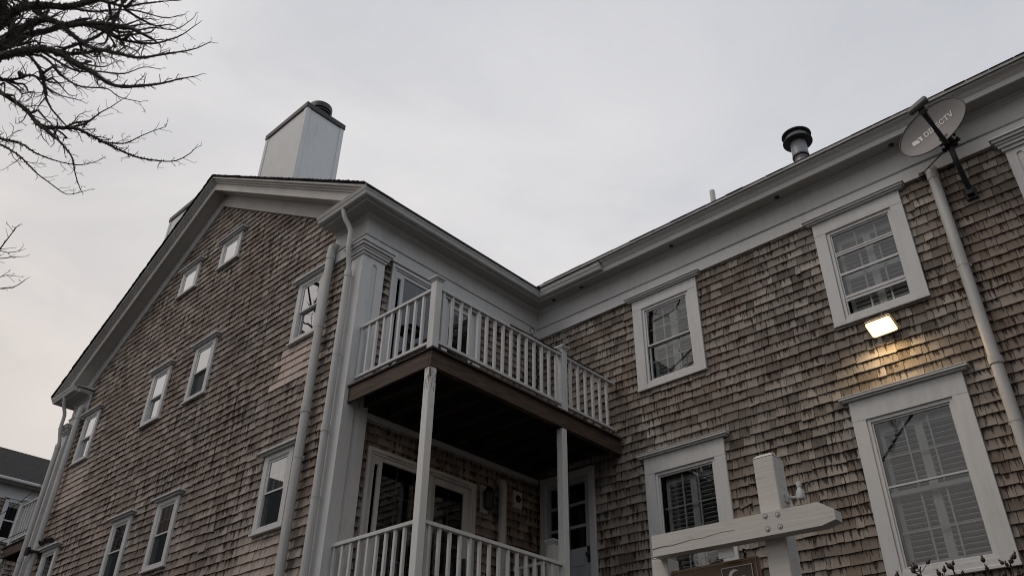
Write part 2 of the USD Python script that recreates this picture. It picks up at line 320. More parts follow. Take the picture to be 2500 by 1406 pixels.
# openings (u0, u1, z0, z1) of the walls
G_WIN = [  # centre, sill bottom, cap top, kind
    (-4.285, 10.02, 10.66, 'attic'), (-5.79, 10.02, 10.66, 'attic'),
    (-4.315, 7.33, 8.43, 'half'), (-5.87, 7.33, 8.43, 'bright'), (-1.23, 7.33, 8.43, 'plain'), (-8.765, 7.33, 8.43, 'bright'),
    (-1.295, 4.57, 5.69, 'half'), (-4.295, 4.57, 5.69, 'dark'), (-5.86, 4.57, 5.69, 'dark'), (-8.77, 4.57, 5.69, 'dark')]
def g_glass(w):
    c, z0, z1, kind = w
    return (c - 0.205, c + 0.205, z0 + 0.10, z1 - 0.145)
R_WIN = [  # outer casing u0,u1, z bottom, z casing top; glass u0,u1,z0,z1; meeting rail; kind
    dict(c=(4.935, 6.09, 6.765, 8.335), g=(5.145, 5.885, 6.885, 8.08), kind='open'),
    dict(c=(1.97, 3.112, 6.82, 8.335), g=(2.19, 2.90, 6.945, 8.10), mr=7.515, kind='two'),
    dict(c=(1.975, 3.22, 3.70, 5.79), g=(2.19, 3.005, 3.84, 5.495), mr=4.65, kind='storm'),
    dict(c=(4.895, 6.168, 3.70, 5.76), g=(5.105, 5.945, 3.84, 5.445), mr=4.65, kind='storm')]
B_DOORS = [(-3.17, -1.40, 6.20, 8.33), (-3.22, -1.36, 3.28, 5.50)]
R_DOOR = (0.17, 0.99, 3.28, 5.86)

def solid(poly, holes):
    cs = mf.CrossSection([np.array(poly)])
    for u0, u1, z0, z1 in holes: cs = cs - mf.CrossSection([np.array([(u0, z0), (u1, z0), (u1, z1), (u0, z1)])])
    return cs
def wall_mesh(wall, poly, holes, o0, o1):
    m = mf.Manifold.extrude(solid(poly, holes), abs(o1 - o0)); v, f, _ = meshkit.arrays(m)
    W = WALLS[wall]; lo = min(o0, o1)
    w = np.array([W(a, c + lo, b) for a, b, c in v])
    return MB().raw(w, f)
gl_holes = [(a - 0.012, b + 0.012, c - 0.012, d + 0.012) for a, b, c, d in map(g_glass, G_WIN)]
rl_holes = [(w['g'][0] - 0.012, w['g'][1] + 0.012, w['g'][2] - 0.012, w['g'][3] + 0.012) for w in R_WIN] + [R_DOOR]
gable_poly = [(XL, 0), (-0.02, 0), (-0.02, 9.0), (RIDGE, 12.0), (XL, 9.0)]
wallG = obj('wall', wall_mesh('G', gable_poly, gl_holes, -0.14, -0.02), M['sheathing'], house)
wallB = obj('wall', wall_mesh('B', [(-3.56, 0), (0.02, 0), (0.02, 9.0), (-3.56, 9.0)], B_DOORS, -0.14, -0.02), M['sheathing'], house)
m = MB(); m.box(XL, XL + 0.12, YG + 0.15, 8, 0, 9.0); m.box(XL, 0, 7.9, 8.0, 0, 9.0)
obj('wall', m, M['sheathing'], house)
wallR = obj('wall', wall_mesh('R', [(-0.02, 0), (7.75, 0), (7.75, 9.0), (-0.02, 9.0)], rl_holes, -0.14, -0.02), M['sheathing'], wing)
m = MB(); m.prism([(0.05, 0), (7.9, 0), (7.9, 9.0), (4, 11.4), (0.05, 9.0)], 'x', 7.62, 7.74); m.box(-0.1, 7.7, 7.9, 8.0, 0, 9.0)
obj('wall', m, M['sheathing'], wing)

# ------------------------------------------------------------------ cedar shingles
def merge_subtract(iv, holes):
    for h0, h1 in holes:
        nxt = []
        for a, b in iv:
            if h1 <= a or h0 >= b: nxt.append((a, b)); continue
            if h0 > a: nxt.append((a, h0))
            if h1 < b: nxt.append((h1, b))
        iv = nxt
    return iv
def shingles(wall, interval, z0, z1, E, holes, clean, zphase=0.0, mean=0.15):
    W = WALLS[wall]; out = []; r = np.random.default_rng({'R': 1, 'G': 2, 'B': 3, 'F': 4}[wall])
    for k in range(int((z1 - z0) / E)):
        zb = z0 + zphase + k * E; zm = zb + E / 2
        iv = interval(zb)
        if not iv: continue
        iv = merge_subtract([iv], [(h[0] + 0.03, h[1] - 0.03) for h in holes if h[2] + 0.02 < zb and zb + E < h[3] - 0.0])
        sag = r.normal(0, 0.0015)
        for a, b in iv:
            u = a - r.uniform(0, 0.1)
            while u < b:
                w = float(np.clip(r.gamma(6, mean / 6), 0.075, 0.27)); u1 = u + w
                ua, ub = max(u, a) + 0.003, min(u1, b) - 0.003
                u = u1
                if ub - ua < 0.02: continue
                cl = 0.0
                for c in clean:
                    j = 0.10 * math.sin(k * 2.3 + c[0]) if c[4] else 0.0
                    if c[0] + j < (ua + ub) / 2 < c[1] + j and c[2] < zm < c[3]: cl = c[5]*r.uniform(0.82, 1.0)
                t = r.uniform(0.019, 0.030); dz = r.normal(0, 0.0035) if not cl else r.normal(0, 0.001)
                if r.random() < 0.012 and not cl: dz -= r.uniform(0.01, 0.025); t += 0.008
                tilt = r.normal(0, 0.0028) if r.random() > 0.03 or cl else r.normal(0, 0.011); top = zb + E + 0.012
                f0 = -0.02 + t; f1 = -0.02 + 0.006
                z_a, z_b = zb + dz - tilt + sag, zb + dz + tilt + sag
                v = [W(ua, -0.02, z_a), W(ub, -0.02, z_b), W(ua, f0, z_a), W(ub, f0, z_b), W(ua, -0.02, top), W(ub, -0.02, top), W(ua, f1, top), W(ub, f1, top)]
                tone = float(np.clip(r.normal(0.5, 0.27), 0, 1))
                out.append((np.array(v), tone, cl, (0, 0, 0, 0, 1, 1, 1, 1)))
    return out
SH_F = np.array([(0, 2, 3, 1), (2, 6, 7, 3), (0, 4, 6, 2), (1, 3, 7, 5)])
SH_F = np.vstack([SH_F[:, [0, 1, 2]], SH_F[:, [0, 2, 3]]])
def place_shingles(fields, mat, limit=300):
    """fields: [(wall prim path, shingles)]. The nearest ones in view become parts of their own, the rest one part per wall."""
    scored = []
    for w, (path, sh) in enumerate(fields):
        for i, s in enumerate(sh):
            px, z = project(s[0].mean(0))
            if z > 0 and 0 < px[0] < 2500 and 0 < px[1] < 1406: scored.append((z / math.sqrt(np.ptp(s[0], axis=0).max()), w, i))
    picked = {(w, i) for _, w, i in sorted(scored)[:limit]}
    for w, (path, sh) in enumerate(fields):
        mb, tn, cl, sv = MB(), [], [], []
        for i, (v, t, c, s) in enumerate(sh):
            if (w, i) in picked:
                obj('shingle', MB().raw(v, SH_F), mat, path, pv={'tone': [t] * 8, 'clean': [c] * 8, 'sv': s})
            else:
                mb.raw(v, SH_F); tn += [t] * 8; cl += [c] * 8; sv += s
        obj('shingle_field', mb, mat, path, kind='stuff', pv={'tone': tn, 'clean': cl, 'sv': sv})

def g_interval(z):
    half = (11.93 - z - 0.12) / SL
    a, b = max(XL + 0.02, RIDGE - half), min(0.0, RIDGE + half)
    return (a, b) if b - a > 0.05 else None
g_holes = [(w[0] - 0.34, w[0] + 0.34, w[1], w[2]) for w in G_WIN]
g_clean = [(-1.83, -0.75, 6.66, 7.36, 1, 1.0), (-1.95, -0.6, 3.2, 4.60, 1, 0.62), (-9.6, -8.30, 6.43, 7.36, 1, 0.62)]
EG = 0.1225
shG = shingles('G', g_interval, 0.30, 12.0, EG, g_holes, g_clean, zphase=0.047)
shB = shingles('B', lambda z: (-3.37, -0.005) if z < 8.4 else None, 3.0, 8.5, EG, [(-3.22, -1.36, 6.0, 8.38), (-3.26, -1.32, 3.0, 5.53)], [], zphase=0.02)
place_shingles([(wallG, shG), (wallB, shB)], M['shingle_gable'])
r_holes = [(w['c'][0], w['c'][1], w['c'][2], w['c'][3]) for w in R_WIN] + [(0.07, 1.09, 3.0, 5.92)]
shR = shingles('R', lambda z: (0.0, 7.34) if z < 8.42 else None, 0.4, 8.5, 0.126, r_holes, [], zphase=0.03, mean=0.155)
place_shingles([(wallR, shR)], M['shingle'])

# ------------------------------------------------------------------ frieze, soffit, gutter, crown
PATH = [np.array(p, float) for p in ((-0.77, YG), (0, YG), (0, 0), (8.15, 0))]
def run(prof, path, segs):
    mb = MB().sweep(prof, path); k = len(prof)
    v, f = mb.v[0], mb.f[0]
    per = k * 2
    nseg = len(path) - 1; quads = k
    tri = [f[i * quads:(i + 1) * quads] for i in range(nseg)] ; tri2 = [f[nseg * quads + i * quads: nseg * quads + (i + 1) * quads] for i in range(nseg)]
    keep = np.vstack([tri[s] for s in segs] + [tri2[s] for s in segs])
    out = MB().raw(v, keep)
    import shapely.geometry as sg
    vv, ff = trimesh.creation.triangulate_polygon(sg.Polygon(prof), engine='earcut')
    idx = np.array([int(np.argmin(np.hypot(*(np.asarray(prof) - q).T))) for q in vv])
    for i in (segs[0], segs[-1] + 1): out.raw(v[idx + i * k], ff)
    return out
FR_LOW = [(-0.02, 8.39), (0.03, 8.39), (0.03, 8.578), (-0.02, 8.578)]
MOULD = [(-0.018, 8.58), (0.046, 8.58), (0.054, 8.592), (0.046, 8.604), (0.02, 8.614), (-0.018, 8.614)]
FR_UP = [(-0.02, 8.616), (0.016, 8.616), (0.016, 8.942), (-0.02, 8.942)]
BED = [(0.018, 8.880), (0.028, 8.884), (0.034, 8.905), (0.052, 8.928), (0.075, 8.937), (0.078, 8.943), (0.018, 8.943)]
SOFF = [(-0.02, 8.945), (0.262, 8.945), (0.262, 9.02), (-0.02, 9.02)]
FASC = [(0.264, 8.932), (0.29, 8.932), (0.29, 9.013), (0.264, 9.013)]
GUT = [(0.292, 8.957), (0.362, 8.957), (0.372, 8.975), (0.376, 9.0), (0.392, 9.022), (0.40, 9.04), (0.40, 9.062), (0.407, 9.064), (0.407, 9.071), (0.384, 9.071), (0.384, 9.045), (0.292, 9.045)]
CROWN = [(0.266, 9.016), (0.296, 9.016), (0.302, 9.028), (0.312, 9.033), (0.322, 9.05), (0.345, 9.066), (0.378, 9.076), (0.392, 9.083), (0.396, 9.092), (0.396, 9.108), (0.266, 9.108)]
DRIP = [(0.266, 9.110), (0.405, 9.110), (0.412, 9.098), (0.424, 9.098), (0.424, 9.134), (0.266, 9.134)]
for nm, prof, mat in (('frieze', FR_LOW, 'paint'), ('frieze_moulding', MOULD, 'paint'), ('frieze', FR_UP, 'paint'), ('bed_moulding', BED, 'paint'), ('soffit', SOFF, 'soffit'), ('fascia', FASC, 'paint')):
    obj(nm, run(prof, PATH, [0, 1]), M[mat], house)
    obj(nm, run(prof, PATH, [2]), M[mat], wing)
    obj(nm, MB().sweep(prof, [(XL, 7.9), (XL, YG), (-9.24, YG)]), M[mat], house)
obj('gutter', run(GUT, PATH[:3] + [np.array((1.655, 0.0))], [0, 1]), M['pvc'], house)
obj('gutter', run(GUT, PATH[:3] + [np.array((1.655, 0.0))], [2]), M['pvc'], wing)
obj('gutter', MB().sweep(GUT, [(XL, 7.9), (XL, YG), (-9.30, YG)]), M['pvc'], house)
cr = run(CROWN, PATH[:2] + [np.array((1.66, 0.0)), np.array((8.15, 0.0))], [2]); 
cr = MB().sweep(CROWN, [(1.66, 0.0), (8.15, 0.0)])
obj('crown_moulding', cr, M['paint'], wing)
obj('drip_edge', MB().sweep(DRIP, [(0.42, 0.0), (8.2, 0.0)]), M['roof_grey'], wing)
# tops of the cornice returns
for x0, x1 in ((-0.80, 0.28), (XL - 0.28, -9.21)):
    m = MB(); m.prism([(YG - 0.34, 9.046), (YG - 0.34, 9.052), (YG + 0.0, 9.10), (YG + 0.0, 9.046)], 'x', x0, x1)
    obj('return_cap', m, M['paint'], house)
for x in (1.1, 2.85, 4.6, 6.2):
    obj('soffit_vent', MB().lathe([(0.0, 8.943), (0.035, 8.943), (0.035, 8.935), (0.028, 8.930), (0.0, 8.932)], (x, -0.15, 0), 14), M['black'], wing)
obj('soffit_vent', MB().lathe([(0.0, 8.943), (0.035, 8.943), (0.035, 8.935), (0.028, 8.930), (0.0, 8.932)], (0.50, -0.15, 0), 14), M['black'], wing)

def rake(base0, base1, y0, y1, right_x, left_x, mat, name, floor=9.06):
    import shapely.geometry as sg
    for sgn, xe in ((1, right_x), (-1, left_x)):
        xd = abs(xe - RIDGE)
        poly = sg.Polygon([(RIDGE, base0), (RIDGE + sgn * xd, base0 - SL * xd), (RIDGE + sgn * xd, base1 - SL * xd), (RIDGE, base1)]).intersection(sg.box(-20, floor, 20, 20))
        obj(name, MB().prism(list(poly.exterior.coords)[:-1], 'y', y0, y1), M[mat], house)
rake(11.768, 12.045, YG - 0.03, YG + 0.02, 0.0, -10.0, 'rake_paint', 'rake_frieze')
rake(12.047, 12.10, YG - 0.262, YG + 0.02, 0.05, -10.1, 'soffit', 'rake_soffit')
rake(12.03, 12.235, YG - 0.29, YG - 0.264, 0.36, -10.42, 'rake_paint', 'rake_board')
rake(12.19, 12.225, YG - 0.315, YG - 0.2915, 0.37, -10.43, 'rake_paint', 'rake_moulding', 9.045)
rake(12.227, 12.262, YG - 0.35, YG - 0.265, 0.38, -10.44, 'rake_paint', 'rake_moulding', 9.045)
rake(12.264, 12.30, YG - 0.395, YG - 0.265, 0.40, -10.45, 'rake_paint', 'rake_moulding', 9.045)

# roofs
def slab_roof(mb, x_edge, base, thick, y0, y1):
    d = abs(x_edge - RIDGE); s = np.sign(x_edge - RIDGE)
    return mb.prism([(RIDGE, base), (RIDGE + s * d, base - SL * d), (RIDGE + s * d, base - SL * d + thick), (RIDGE, base + thick)], 'y', y0, y1)
roofG = obj('roof', slab_roof(slab_roof(MB(), 0.42, 12.302, 0.02, YG - 0.405, 8.2), -10.47, 12.302, 0.02, YG - 0.405, 8.2), M['roof'], house)
for sgn in (1, -1):
    n = int(5.5 / 0.128)
    for k in range(n):
        d0 = 0.0 + k * 0.128; d1 = min(d0 + 0.16, 5.46)
        lift = 0.012 + rng.uniform(-0.003, 0.008)
        m = MB(); y0 = YG - 0.42 - rng.uniform(0, 0.012); y1 = y0 + 0.55
        za, zb = 12.325 - SL * d0, 12.325 - SL * d1
        m.prism([(RIDGE + sgn * d0, za), (RIDGE + sgn * d1, zb), (RIDGE + sgn * d1, zb + 0.010 + lift), (RIDGE + sgn * d0, za + 0.006)], 'y', y0, y1)
        obj('roof_shingle', m, M['roof'], roofG)
rs = MB(); rs.prism([(-0.425, 9.136), (4.0, 9.136 + SL * 4.425), (4.0, 9.150 + SL * 4.425), (-0.425, 9.142)], 'x', -4.2, 8.2)
rs.prism([(8.425, 9.124), (4.0, 9.124 + SL * 4.425), (4.0, 9.144 + SL * 4.425), (8.425, 9.140)], 'x', -4.2, 8.2)
roofR = obj('roof', rs, M['roof_light'], wing)
x = 0.5
while x < 8.1:
    w = rng.uniform(0.24, 0.34); dy = rng.uniform(-0.003, 0.006); th = rng.uniform(0.0015, 0.005)
    m = MB(); y0 = -0.437 + dy
    m.prism([(y0, 9.1435), (y0, 9.1435 + th), (0.0, 9.1435 + th + SL * (0.0 - y0)), (0.0, 9.1435 + SL * (0.0 - y0))], 'x', x, x + w - 0.006)
    obj('roof_shingle', m, M['roof_light'], roofR); x += w

# chimneys
def chimney(x0, x1, y0, y1, zb, zt, flues):
    c = MB(); c.box(x0, x1, y0, y1, zb, zt)
    ch = obj('chimney', c, M['chimney_side'], house)
    for cx, cy in ((x0, y0), (x1, y0), (x0, y1), (x1, y1)):
        t = MB(); sx, sy = (1 if cx == x0 else -1), (1 if cy == y0 else -1); o = 0.012; w = 0.085
        t.box(cx - sx * o, cx + sx * w, cy - sy * o, cy - sy * 0.001, zb, zt - 0.004); t.box(cx - sx * o, cx - sx * 0.001, cy, cy + sy * w, zb, zt - 0.006)
        obj('corner_flashing', t, M['chimney_side'], ch)
    k = MB(); k.box(x0 - 0.03, x1 + 0.03, y0 - 0.03, y1 + 0.03, zt - 0.05, zt + 0.085, c=0.006)
    obj('chimney_cap', k, M['black'], ch)
    for fx, fy, r, h in flues:
        z = zt + 0.085
        fl = MB().lathe([(r * 0.86, z), (r * 0.86, z + h * 0.45), (r * 0.98, z + h * 0.46), (r * 0.98, z + h * 0.52), (r * 0.80, z + h * 0.54), (r * 0.80, z + h * 0.62), (r, z + h * 0.63), (r, z + h * 0.95), (r * 0.9, z + h), (0.001, z + h)], (fx, fy, 0), 36)
        obj('flue', fl, M['black'], ch, smooth=30)
chimney(-5.43, -3.88, -3.0, -2.05, 11.2, 14.32, [(-4.22, -2.50, 0.26, 0.42), (-4.95, -2.55, 0.22, 0.12)])
chimney(-9.78, -8.3, -3.0, -2.05, 9.0, 14.22, [(-9.0, -2.5, 0.2, 0.15)])

# vent pipes on the wing roof
vp = obj('vent_pipe', MB().lathe([(0.098, 9.4), (0.098, 10.36), (0.106, 10.36), (0.106, 10.42), (0.125, 10.42), (0.125, 10.74), (0.12, 10.745)], (4.665, 1.0, 0), 40), M['galv'], wing, smooth=30)
obj('vent_band', MB().lathe([(0.126, 10.40), (0.131, 10.40), (0.131, 10.425), (0.126, 10.425)], (4.665, 1.0, 0), 40), M['black'], vp)
obj('lower_rim', MB().lathe([(0.10, 10.70), (0.20, 10.70), (0.228, 10.712), (0.228, 10.724), (0.19, 10.735), (0.10, 10.735)], (4.665, 1.0, 0), 48), M['black'], vp, smooth=30)
obj('vent_collar', MB().lathe([(0.165, 10.735), (0.175, 10.76), (0.175, 10.83), (0.16, 10.84)], (4.665, 1.0, 0), 40), M['galv'], vp, smooth=30)
obj('upper_rim', MB().lathe([(0.0, 10.835), (0.20, 10.835), (0.228, 10.848), (0.228, 10.862), (0.10, 10.90), (0.0, 10.905)], (4.665, 1.0, 0), 48), M['black'], vp, smooth=30)
obj('plastic_vent', MB().lathe([(0.045, 9.6), (0.045, 10.595), (0.036, 10.6), (0.036, 10.5)], (3.08, 1.0, 0), 20), M['pvc'], wing, smooth=30)

# pilasters
def pilaster(parent, wall, u0, u1, o0, side0, side1, z0, flute):
    mm = MB(); wbox(mm, wall, u0, u1, side0, o0, z0, 8.215)
    v, f = np.vstack(mm.v), np.vstack(mm.f)
    body = mf.Manifold(mf.Mesh(np.asarray(trimesh.Trimesh(v, f).vertices, np.float32), np.asarray(f, np.uint32)))
    if flute:
        fu, fw = flute
        cut = MB(); wbox(cut, wall, fu - fw, fu + fw, o0 - 0.014, o0 + 0.1, z0 + 0.1, 8.12)
        cv, cf = np.vstack(cut.v), np.vstack(cut.f)
        c1 = trimesh.Trimesh(cv, cf); trimesh.repair.fix_normals(c1)
        b1 = trimesh.Trimesh(v, f); trimesh.repair.fix_normals(b1)
        body = mf.Manifold(mf.Mesh(np.asarray(b1.vertices, np.float32), np.asarray(b1.faces, np.uint32))) - mf.Manifold(mf.Mesh(np.asarray(c1.vertices, np.float32), np.asarray(c1.faces, np.uint32)))
        a = np.asarray(WALLS[wall](fu, o0 - 0.014, 8.12)); b = np.asarray(WALLS[wall](fu, o0 + 0.1, 8.12))
        cyl = trimesh.creation.cylinder(radius=fw, segment=(a, b), sections=24)
        body = body - mf.Manifold(mf.Mesh(np.asarray(cyl.vertices, np.float32), np.asarray(cyl.faces, np.uint32)))
    p = obj('pilaster', MB().add(body), M['paint'], parent)
    for z0_, z1_, e in ((8.217, 8.26, 0.022), (8.262, 8.30, 0.045), (8.302, 8.335, 0.060), (8.337, 8.375, 0.085), (8.377, 8.40, 0.105)):
        c = MB(); wbox(c, wall, u0 - e, u1 + e, side0, o0 + e, z0_, z1_); obj('capital', c, M['paint'], p)
    return p
# corner pilaster wraps the corner of the gable and the balcony side
def corner_pilaster(x0, x1, y0, y1, fl):
    b1 = trimesh.creation.box(bounds=[(x0, y0, 0.0), (x1, y1, 8.215)])
    body = mf.Manifold(mf.Mesh(np.asarray(b1.vertices, np.float32), np.asarray(b1.faces, np.uint32)))
    if fl:
        c1 = trimesh.creation.box(bounds=[(x1 - 0.016, fl - 0.04, 3.3), (x1 + 0.1, fl + 0.04, 8.09)])
        cyl = trimesh.creation.cylinder(radius=0.04, segment=((x1 - 0.016, fl, 8.09), (x1 + 0.1, fl, 8.09)), sections=24)
        for t in (c1, cyl): body = body - mf.Manifold(mf.Mesh(np.asarray(t.vertices, np.float32), np.asarray(t.faces, np.uint32)))
    p = obj('pilaster', MB().add(body), M['paint'], house)
    for z0_, z1_, e in ((8.217, 8.255, 0.022), (8.257, 8.295, 0.045), (8.297, 8.33, 0.058), (8.332, 8.375, 0.085), (8.377, 8.405, 0.105)):
        obj('capital', MB().box(x0 - e, x1 + e, y0 - e, y1 + e, z0_, z1_, c=0.006), M['paint'], p)
corner_pilaster(-0.20, 0.055, YG - 0.055, -3.362, -3.535)
corner_pilaster(XL - 0.055, -9.83, YG - 0.055, -3.362, None)
pilaster(wing, 'R', 7.315, 7.70, 0.045, -0.05, 0, 0.0, (7.45, 0.035))

# downspouts
def downspout(parent, pts, r, joints=(), mat='pvc', n=18):
    P = np.array(pts, float); d = []
    for i in range(len(P) - 1):
        L = np.linalg.norm(P[i + 1] - P[i]); k = max(2, int(L / 0.05)) if L < 1.2 else 3
        d += [P[i] + (P[i + 1] - P[i]) * t for t in np.linspace(0, 1, k, endpoint=False)]
    d.append(P[-1]); d = np.array(d)
    p = obj('downspout', MB().tube(d, r, n), M[mat], parent, smooth=50)
    for (x, y, z, rr) in joints:
        obj('joint', MB().lathe([(rr - 0.004, z - 0.05), (rr + 0.004, z - 0.05), (rr + 0.004, z + 0.04), (rr - 0.004, z + 0.045)], (x, y, 0), n), M[mat], p)
    x, y = P[-1][0], P[-1][1]; zt = P[-2][2]
    if zt - P[-1][2] > 4:
        for z in np.arange(zt - 1.3, 2.0, -1.9):
            obj('strap', MB().lathe([(r - 0.002, z - 0.014), (r + 0.003, z - 0.014), (r + 0.003, z + 0.014), (r - 0.002, z + 0.014)], (x, y, 0), n).box(x - r - 0.02, x + r + 0.02, y + r * 0.6, y + r * 0.6 + 0.004, z - 0.013, z + 0.013), M[mat], p)
    return p
def curve(pts, n=5):
    """rounds a polyline's corners"""
    P = [np.asarray(p, float) for p in pts]; out = [P[0]]
    for a, b, c in zip(P, P[1:], P[2:]):
        ra = min(0.5, 0.09 / np.linalg.norm(b - a)); rc = min(0.5, 0.09 / np.linalg.norm(c - b))
        s, e = b + (a - b) * ra, b + (c - b) * rc
        for t in np.linspace(0, 1, n): out.append((1 - t) ** 2 * s + 2 * t * (1 - t) * b + t * t * e)
    out.append(P[-1]); return out
downspout(house, curve([(-0.705, -3.62, 8.70), (-0.705, -3.80, 8.68), (-0.705, -3.80, 0.0)]), 0.061, [(-0.705, -3.80, 8.48, 0.063), (-0.705, -3.80, 6.05, 0.064)])
downspout(house, curve([(-9.34, -3.62, 8.70), (-9.34, -3.80, 8.68), (-9.34, -3.80, 0.0)]), 0.056, [(-9.34, -3.80, 8.45, 0.058)])
NS = [(-0.19, -4.03, 8.96), (-0.17, -4.00, 8.80), (-0.12, -3.90, 8.64), (-0.12, -3.90, 8.30), (-0.135, -3.835, 8.05), (-0.135, -3.835, 7.93)]
for mx in (lambda x: x, lambda x: XL - x):
    up = downspout(house, curve([(mx(p[0]), p[1], p[2]) for p in NS]), 0.036, [])
    downspout(house, [(mx(-0.135), -3.835, 7.95), (mx(-0.135), -3.835, 0.0)], 0.049, [(mx(-0.135), -3.835, 7.92, 0.051), (mx(-0.135), -3.835, 5.62, 0.051)])
downspout(wing, curve([(6.527, -0.02, 8.42), (6.527, -0.085, 8.34), (6.527, -0.085, 0.0)]), 0.062, [(6.527, -0.085, 8.27, 0.064), (6.527, -0.085, 5.74, 0.068)])
downspout(house, curve([(-0.05, -0.845, 5.70), (0.075, -0.845, 5.68), (0.075, -0.845, 3.25)]), 0.062, [])

# ------------------------------------------------------------------ windows
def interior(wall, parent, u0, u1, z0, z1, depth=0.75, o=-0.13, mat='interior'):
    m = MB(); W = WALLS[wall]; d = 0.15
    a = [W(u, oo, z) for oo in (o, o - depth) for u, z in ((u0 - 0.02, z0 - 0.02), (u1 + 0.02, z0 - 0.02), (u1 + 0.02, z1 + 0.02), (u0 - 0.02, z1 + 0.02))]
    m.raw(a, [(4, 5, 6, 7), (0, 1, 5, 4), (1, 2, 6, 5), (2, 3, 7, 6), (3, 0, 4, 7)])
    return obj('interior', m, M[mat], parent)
def sash_frame(wall, u0, u1, z0, z1, o0, o1, w, wb=None, wt=None):
    m = MB(); wb = wb or w; wt = wt or w
    wbox(m, wall, u0, u0 + w, o0, o1, z0, z1); wbox(m, wall, u1 - w, u1, o0, o1, z0, z1)
    wbox(m, wall, u0 + w, u1 - w, o0, o1 - 0.001, z0, z0 + wb); wbox(m, wall, u0 + w, u1 - w, o0, o1 - 0.001, z1 - wt, z1)
    return m
for c, z0, z1, kind in G_WIN:
    gu0, gu1, gz0, gz1 = g_glass((c, z0, z1, kind))
    wd = obj('window', sash_frame('G', c - 0.34, c + 0.34, z0 + 0.035, z1 - 0.04, -0.019, 0.03, 0.10, 0.05, 0.07), M['paint'], house)
    m = MB(); wbox(m, 'G', c - 0.37, c + 0.37, -0.019, 0.055, z0, z0 + 0.033, c=0.004); obj('sill', m, M['paint'], wd)
    m = MB(); wbox(m, 'G', c - 0.40, c + 0.40, -0.019, 0.07, z1 - 0.038, z1 - 0.012); obj('cap_moulding', m, M['paint'], wd)
    m = MB(); wbox(m, 'G', c - 0.44, c + 0.44, -0.019, 0.105, z1 - 0.010, z1 + 0.02, c=0.004); obj('cap', m, M['paint'], wd)
    jam = sash_frame('G', c - 0.239, c + 0.239, z0 + 0.086, z1 - 0.111, -0.10, 0.020, 0.014); obj('jamb', jam, M['paint'], wd)
    q = 0.016
    if kind == 'attic':
        obj('sash', sash_frame('G', gu0 - q, gu1 + q, gz0 - q, gz1 + q, -0.025, 0.016, 0.026), M['paint'], wd)
        p = MB(); wquad(p, 'G', gu0, gu1, 0.008, gz0, gz1); obj('pane', p, M['glass'], wd)
    else:
        zm = (gz0 + gz1) / 2 + 0.005
        obj('sash', sash_frame('G', gu0 - q, gu1 + q, zm - 0.012, gz1 + q, -0.020, 0.016, 0.024), M['paint'], wd)
        obj('sash', sash_frame('G', gu0 - q, gu1 + q, gz0 - q, zm + 0.014, -0.055, -0.021, 0.028), M['paint'], wd)
        p = MB(); wquad(p, 'G', gu0, gu1, 0.006, zm, gz1); obj('pane', p, M['glass'], wd)
        p = MB(); wquad(p, 'G', gu0, gu1, -0.030, gz0, zm); obj('pane', p, M['glass'], wd)
        if kind in ('half', 'dark'):
            p = MB(); wquad(p, 'G', gu0 + 0.0, gu1 - 0.0, 0.004, gz0 + 0.0, zm - 0.013); obj('screen', p, M['screen'], wd)
        if kind in ('dark', 'half') and z0 < 6:
            for uu in (gu0 + 0.137, gu0 + 0.274):
                p = MB(); wbox(p, 'G', uu - 0.008, uu + 0.008, -0.018, -0.004, zm, gz1); obj('muntin', p, M['paint'], wd)
            p = MB(); wbox(p, 'G', gu0, gu1, -0.017, -0.005, (zm + gz1) / 2 - 0.008, (zm + gz1) / 2 + 0.008); obj('muntin', p, M['paint'], wd)
            cu = MB(); pts = [(gu0 - 0.02 + i * 0.02, -0.20 + 0.02 * math.sin(i * 1.3)) for i in range(9)]
            W = WALLS['G']
            for (a, oa), (b, ob) in zip(pts, pts[1:]): cu.raw([W(a, oa, gz0), W(b, ob, gz0), W(b, ob, gz1), W(a, oa, gz1)], [(0, 1, 2, 3)])
            obj('curtain', cu, M['curtain'], wd)
    interior('G', wd, gu0, gu1, gz0, gz1)

def shutters(wd, g):
    u0, u1, z0, z1 = g; mid = (u0 + u1) / 2 + 0.015
    # stiles and rails of the two shutter panels
    for a, b in ((u0 - 0.0, u0 + 0.05), (mid - 0.047, mid - 0.001), (mid + 0.001, mid + 0.047), (u1 - 0.045, u1 + 0.0)):
        m = MB(); wbox(m, 'R', a, b, -0.185, -0.155, z0 - 0.005, z1 + 0.005); obj('shutter_stile', m, M['louver'], wd)
    zr = (z0 + z1) / 2 - 0.03
    for a, b in ((u0 + 0.051, mid - 0.048), (mid + 0.048, u1 - 0.046)):
        for zz in (z0 + 0.0, zr, z1 - 0.075):
            m = MB(); wbox(m, 'R', a, b, -0.183, -0.157, zz, zz + 0.07); obj('shutter_rail', m, M['louver'], wd)
        for lo, hi in ((z0 + 0.075, zr - 0.004), (zr + 0.074, z1 - 0.08)):
            n = int((hi - lo) / 0.057)
            for k in range(n):
                zc = lo + (k + 0.5) * (hi - lo) / n
                Mx = rot((1, 0, 0), math.radians(-9), ((a + b) / 2, 0.17, zc))
                m = MB(); m.box(-(b - a) / 2, (b - a) / 2, -0.034, 0.034, -0.004, 0.004, M=Mx); obj('louver', m, M['louver'], wd)
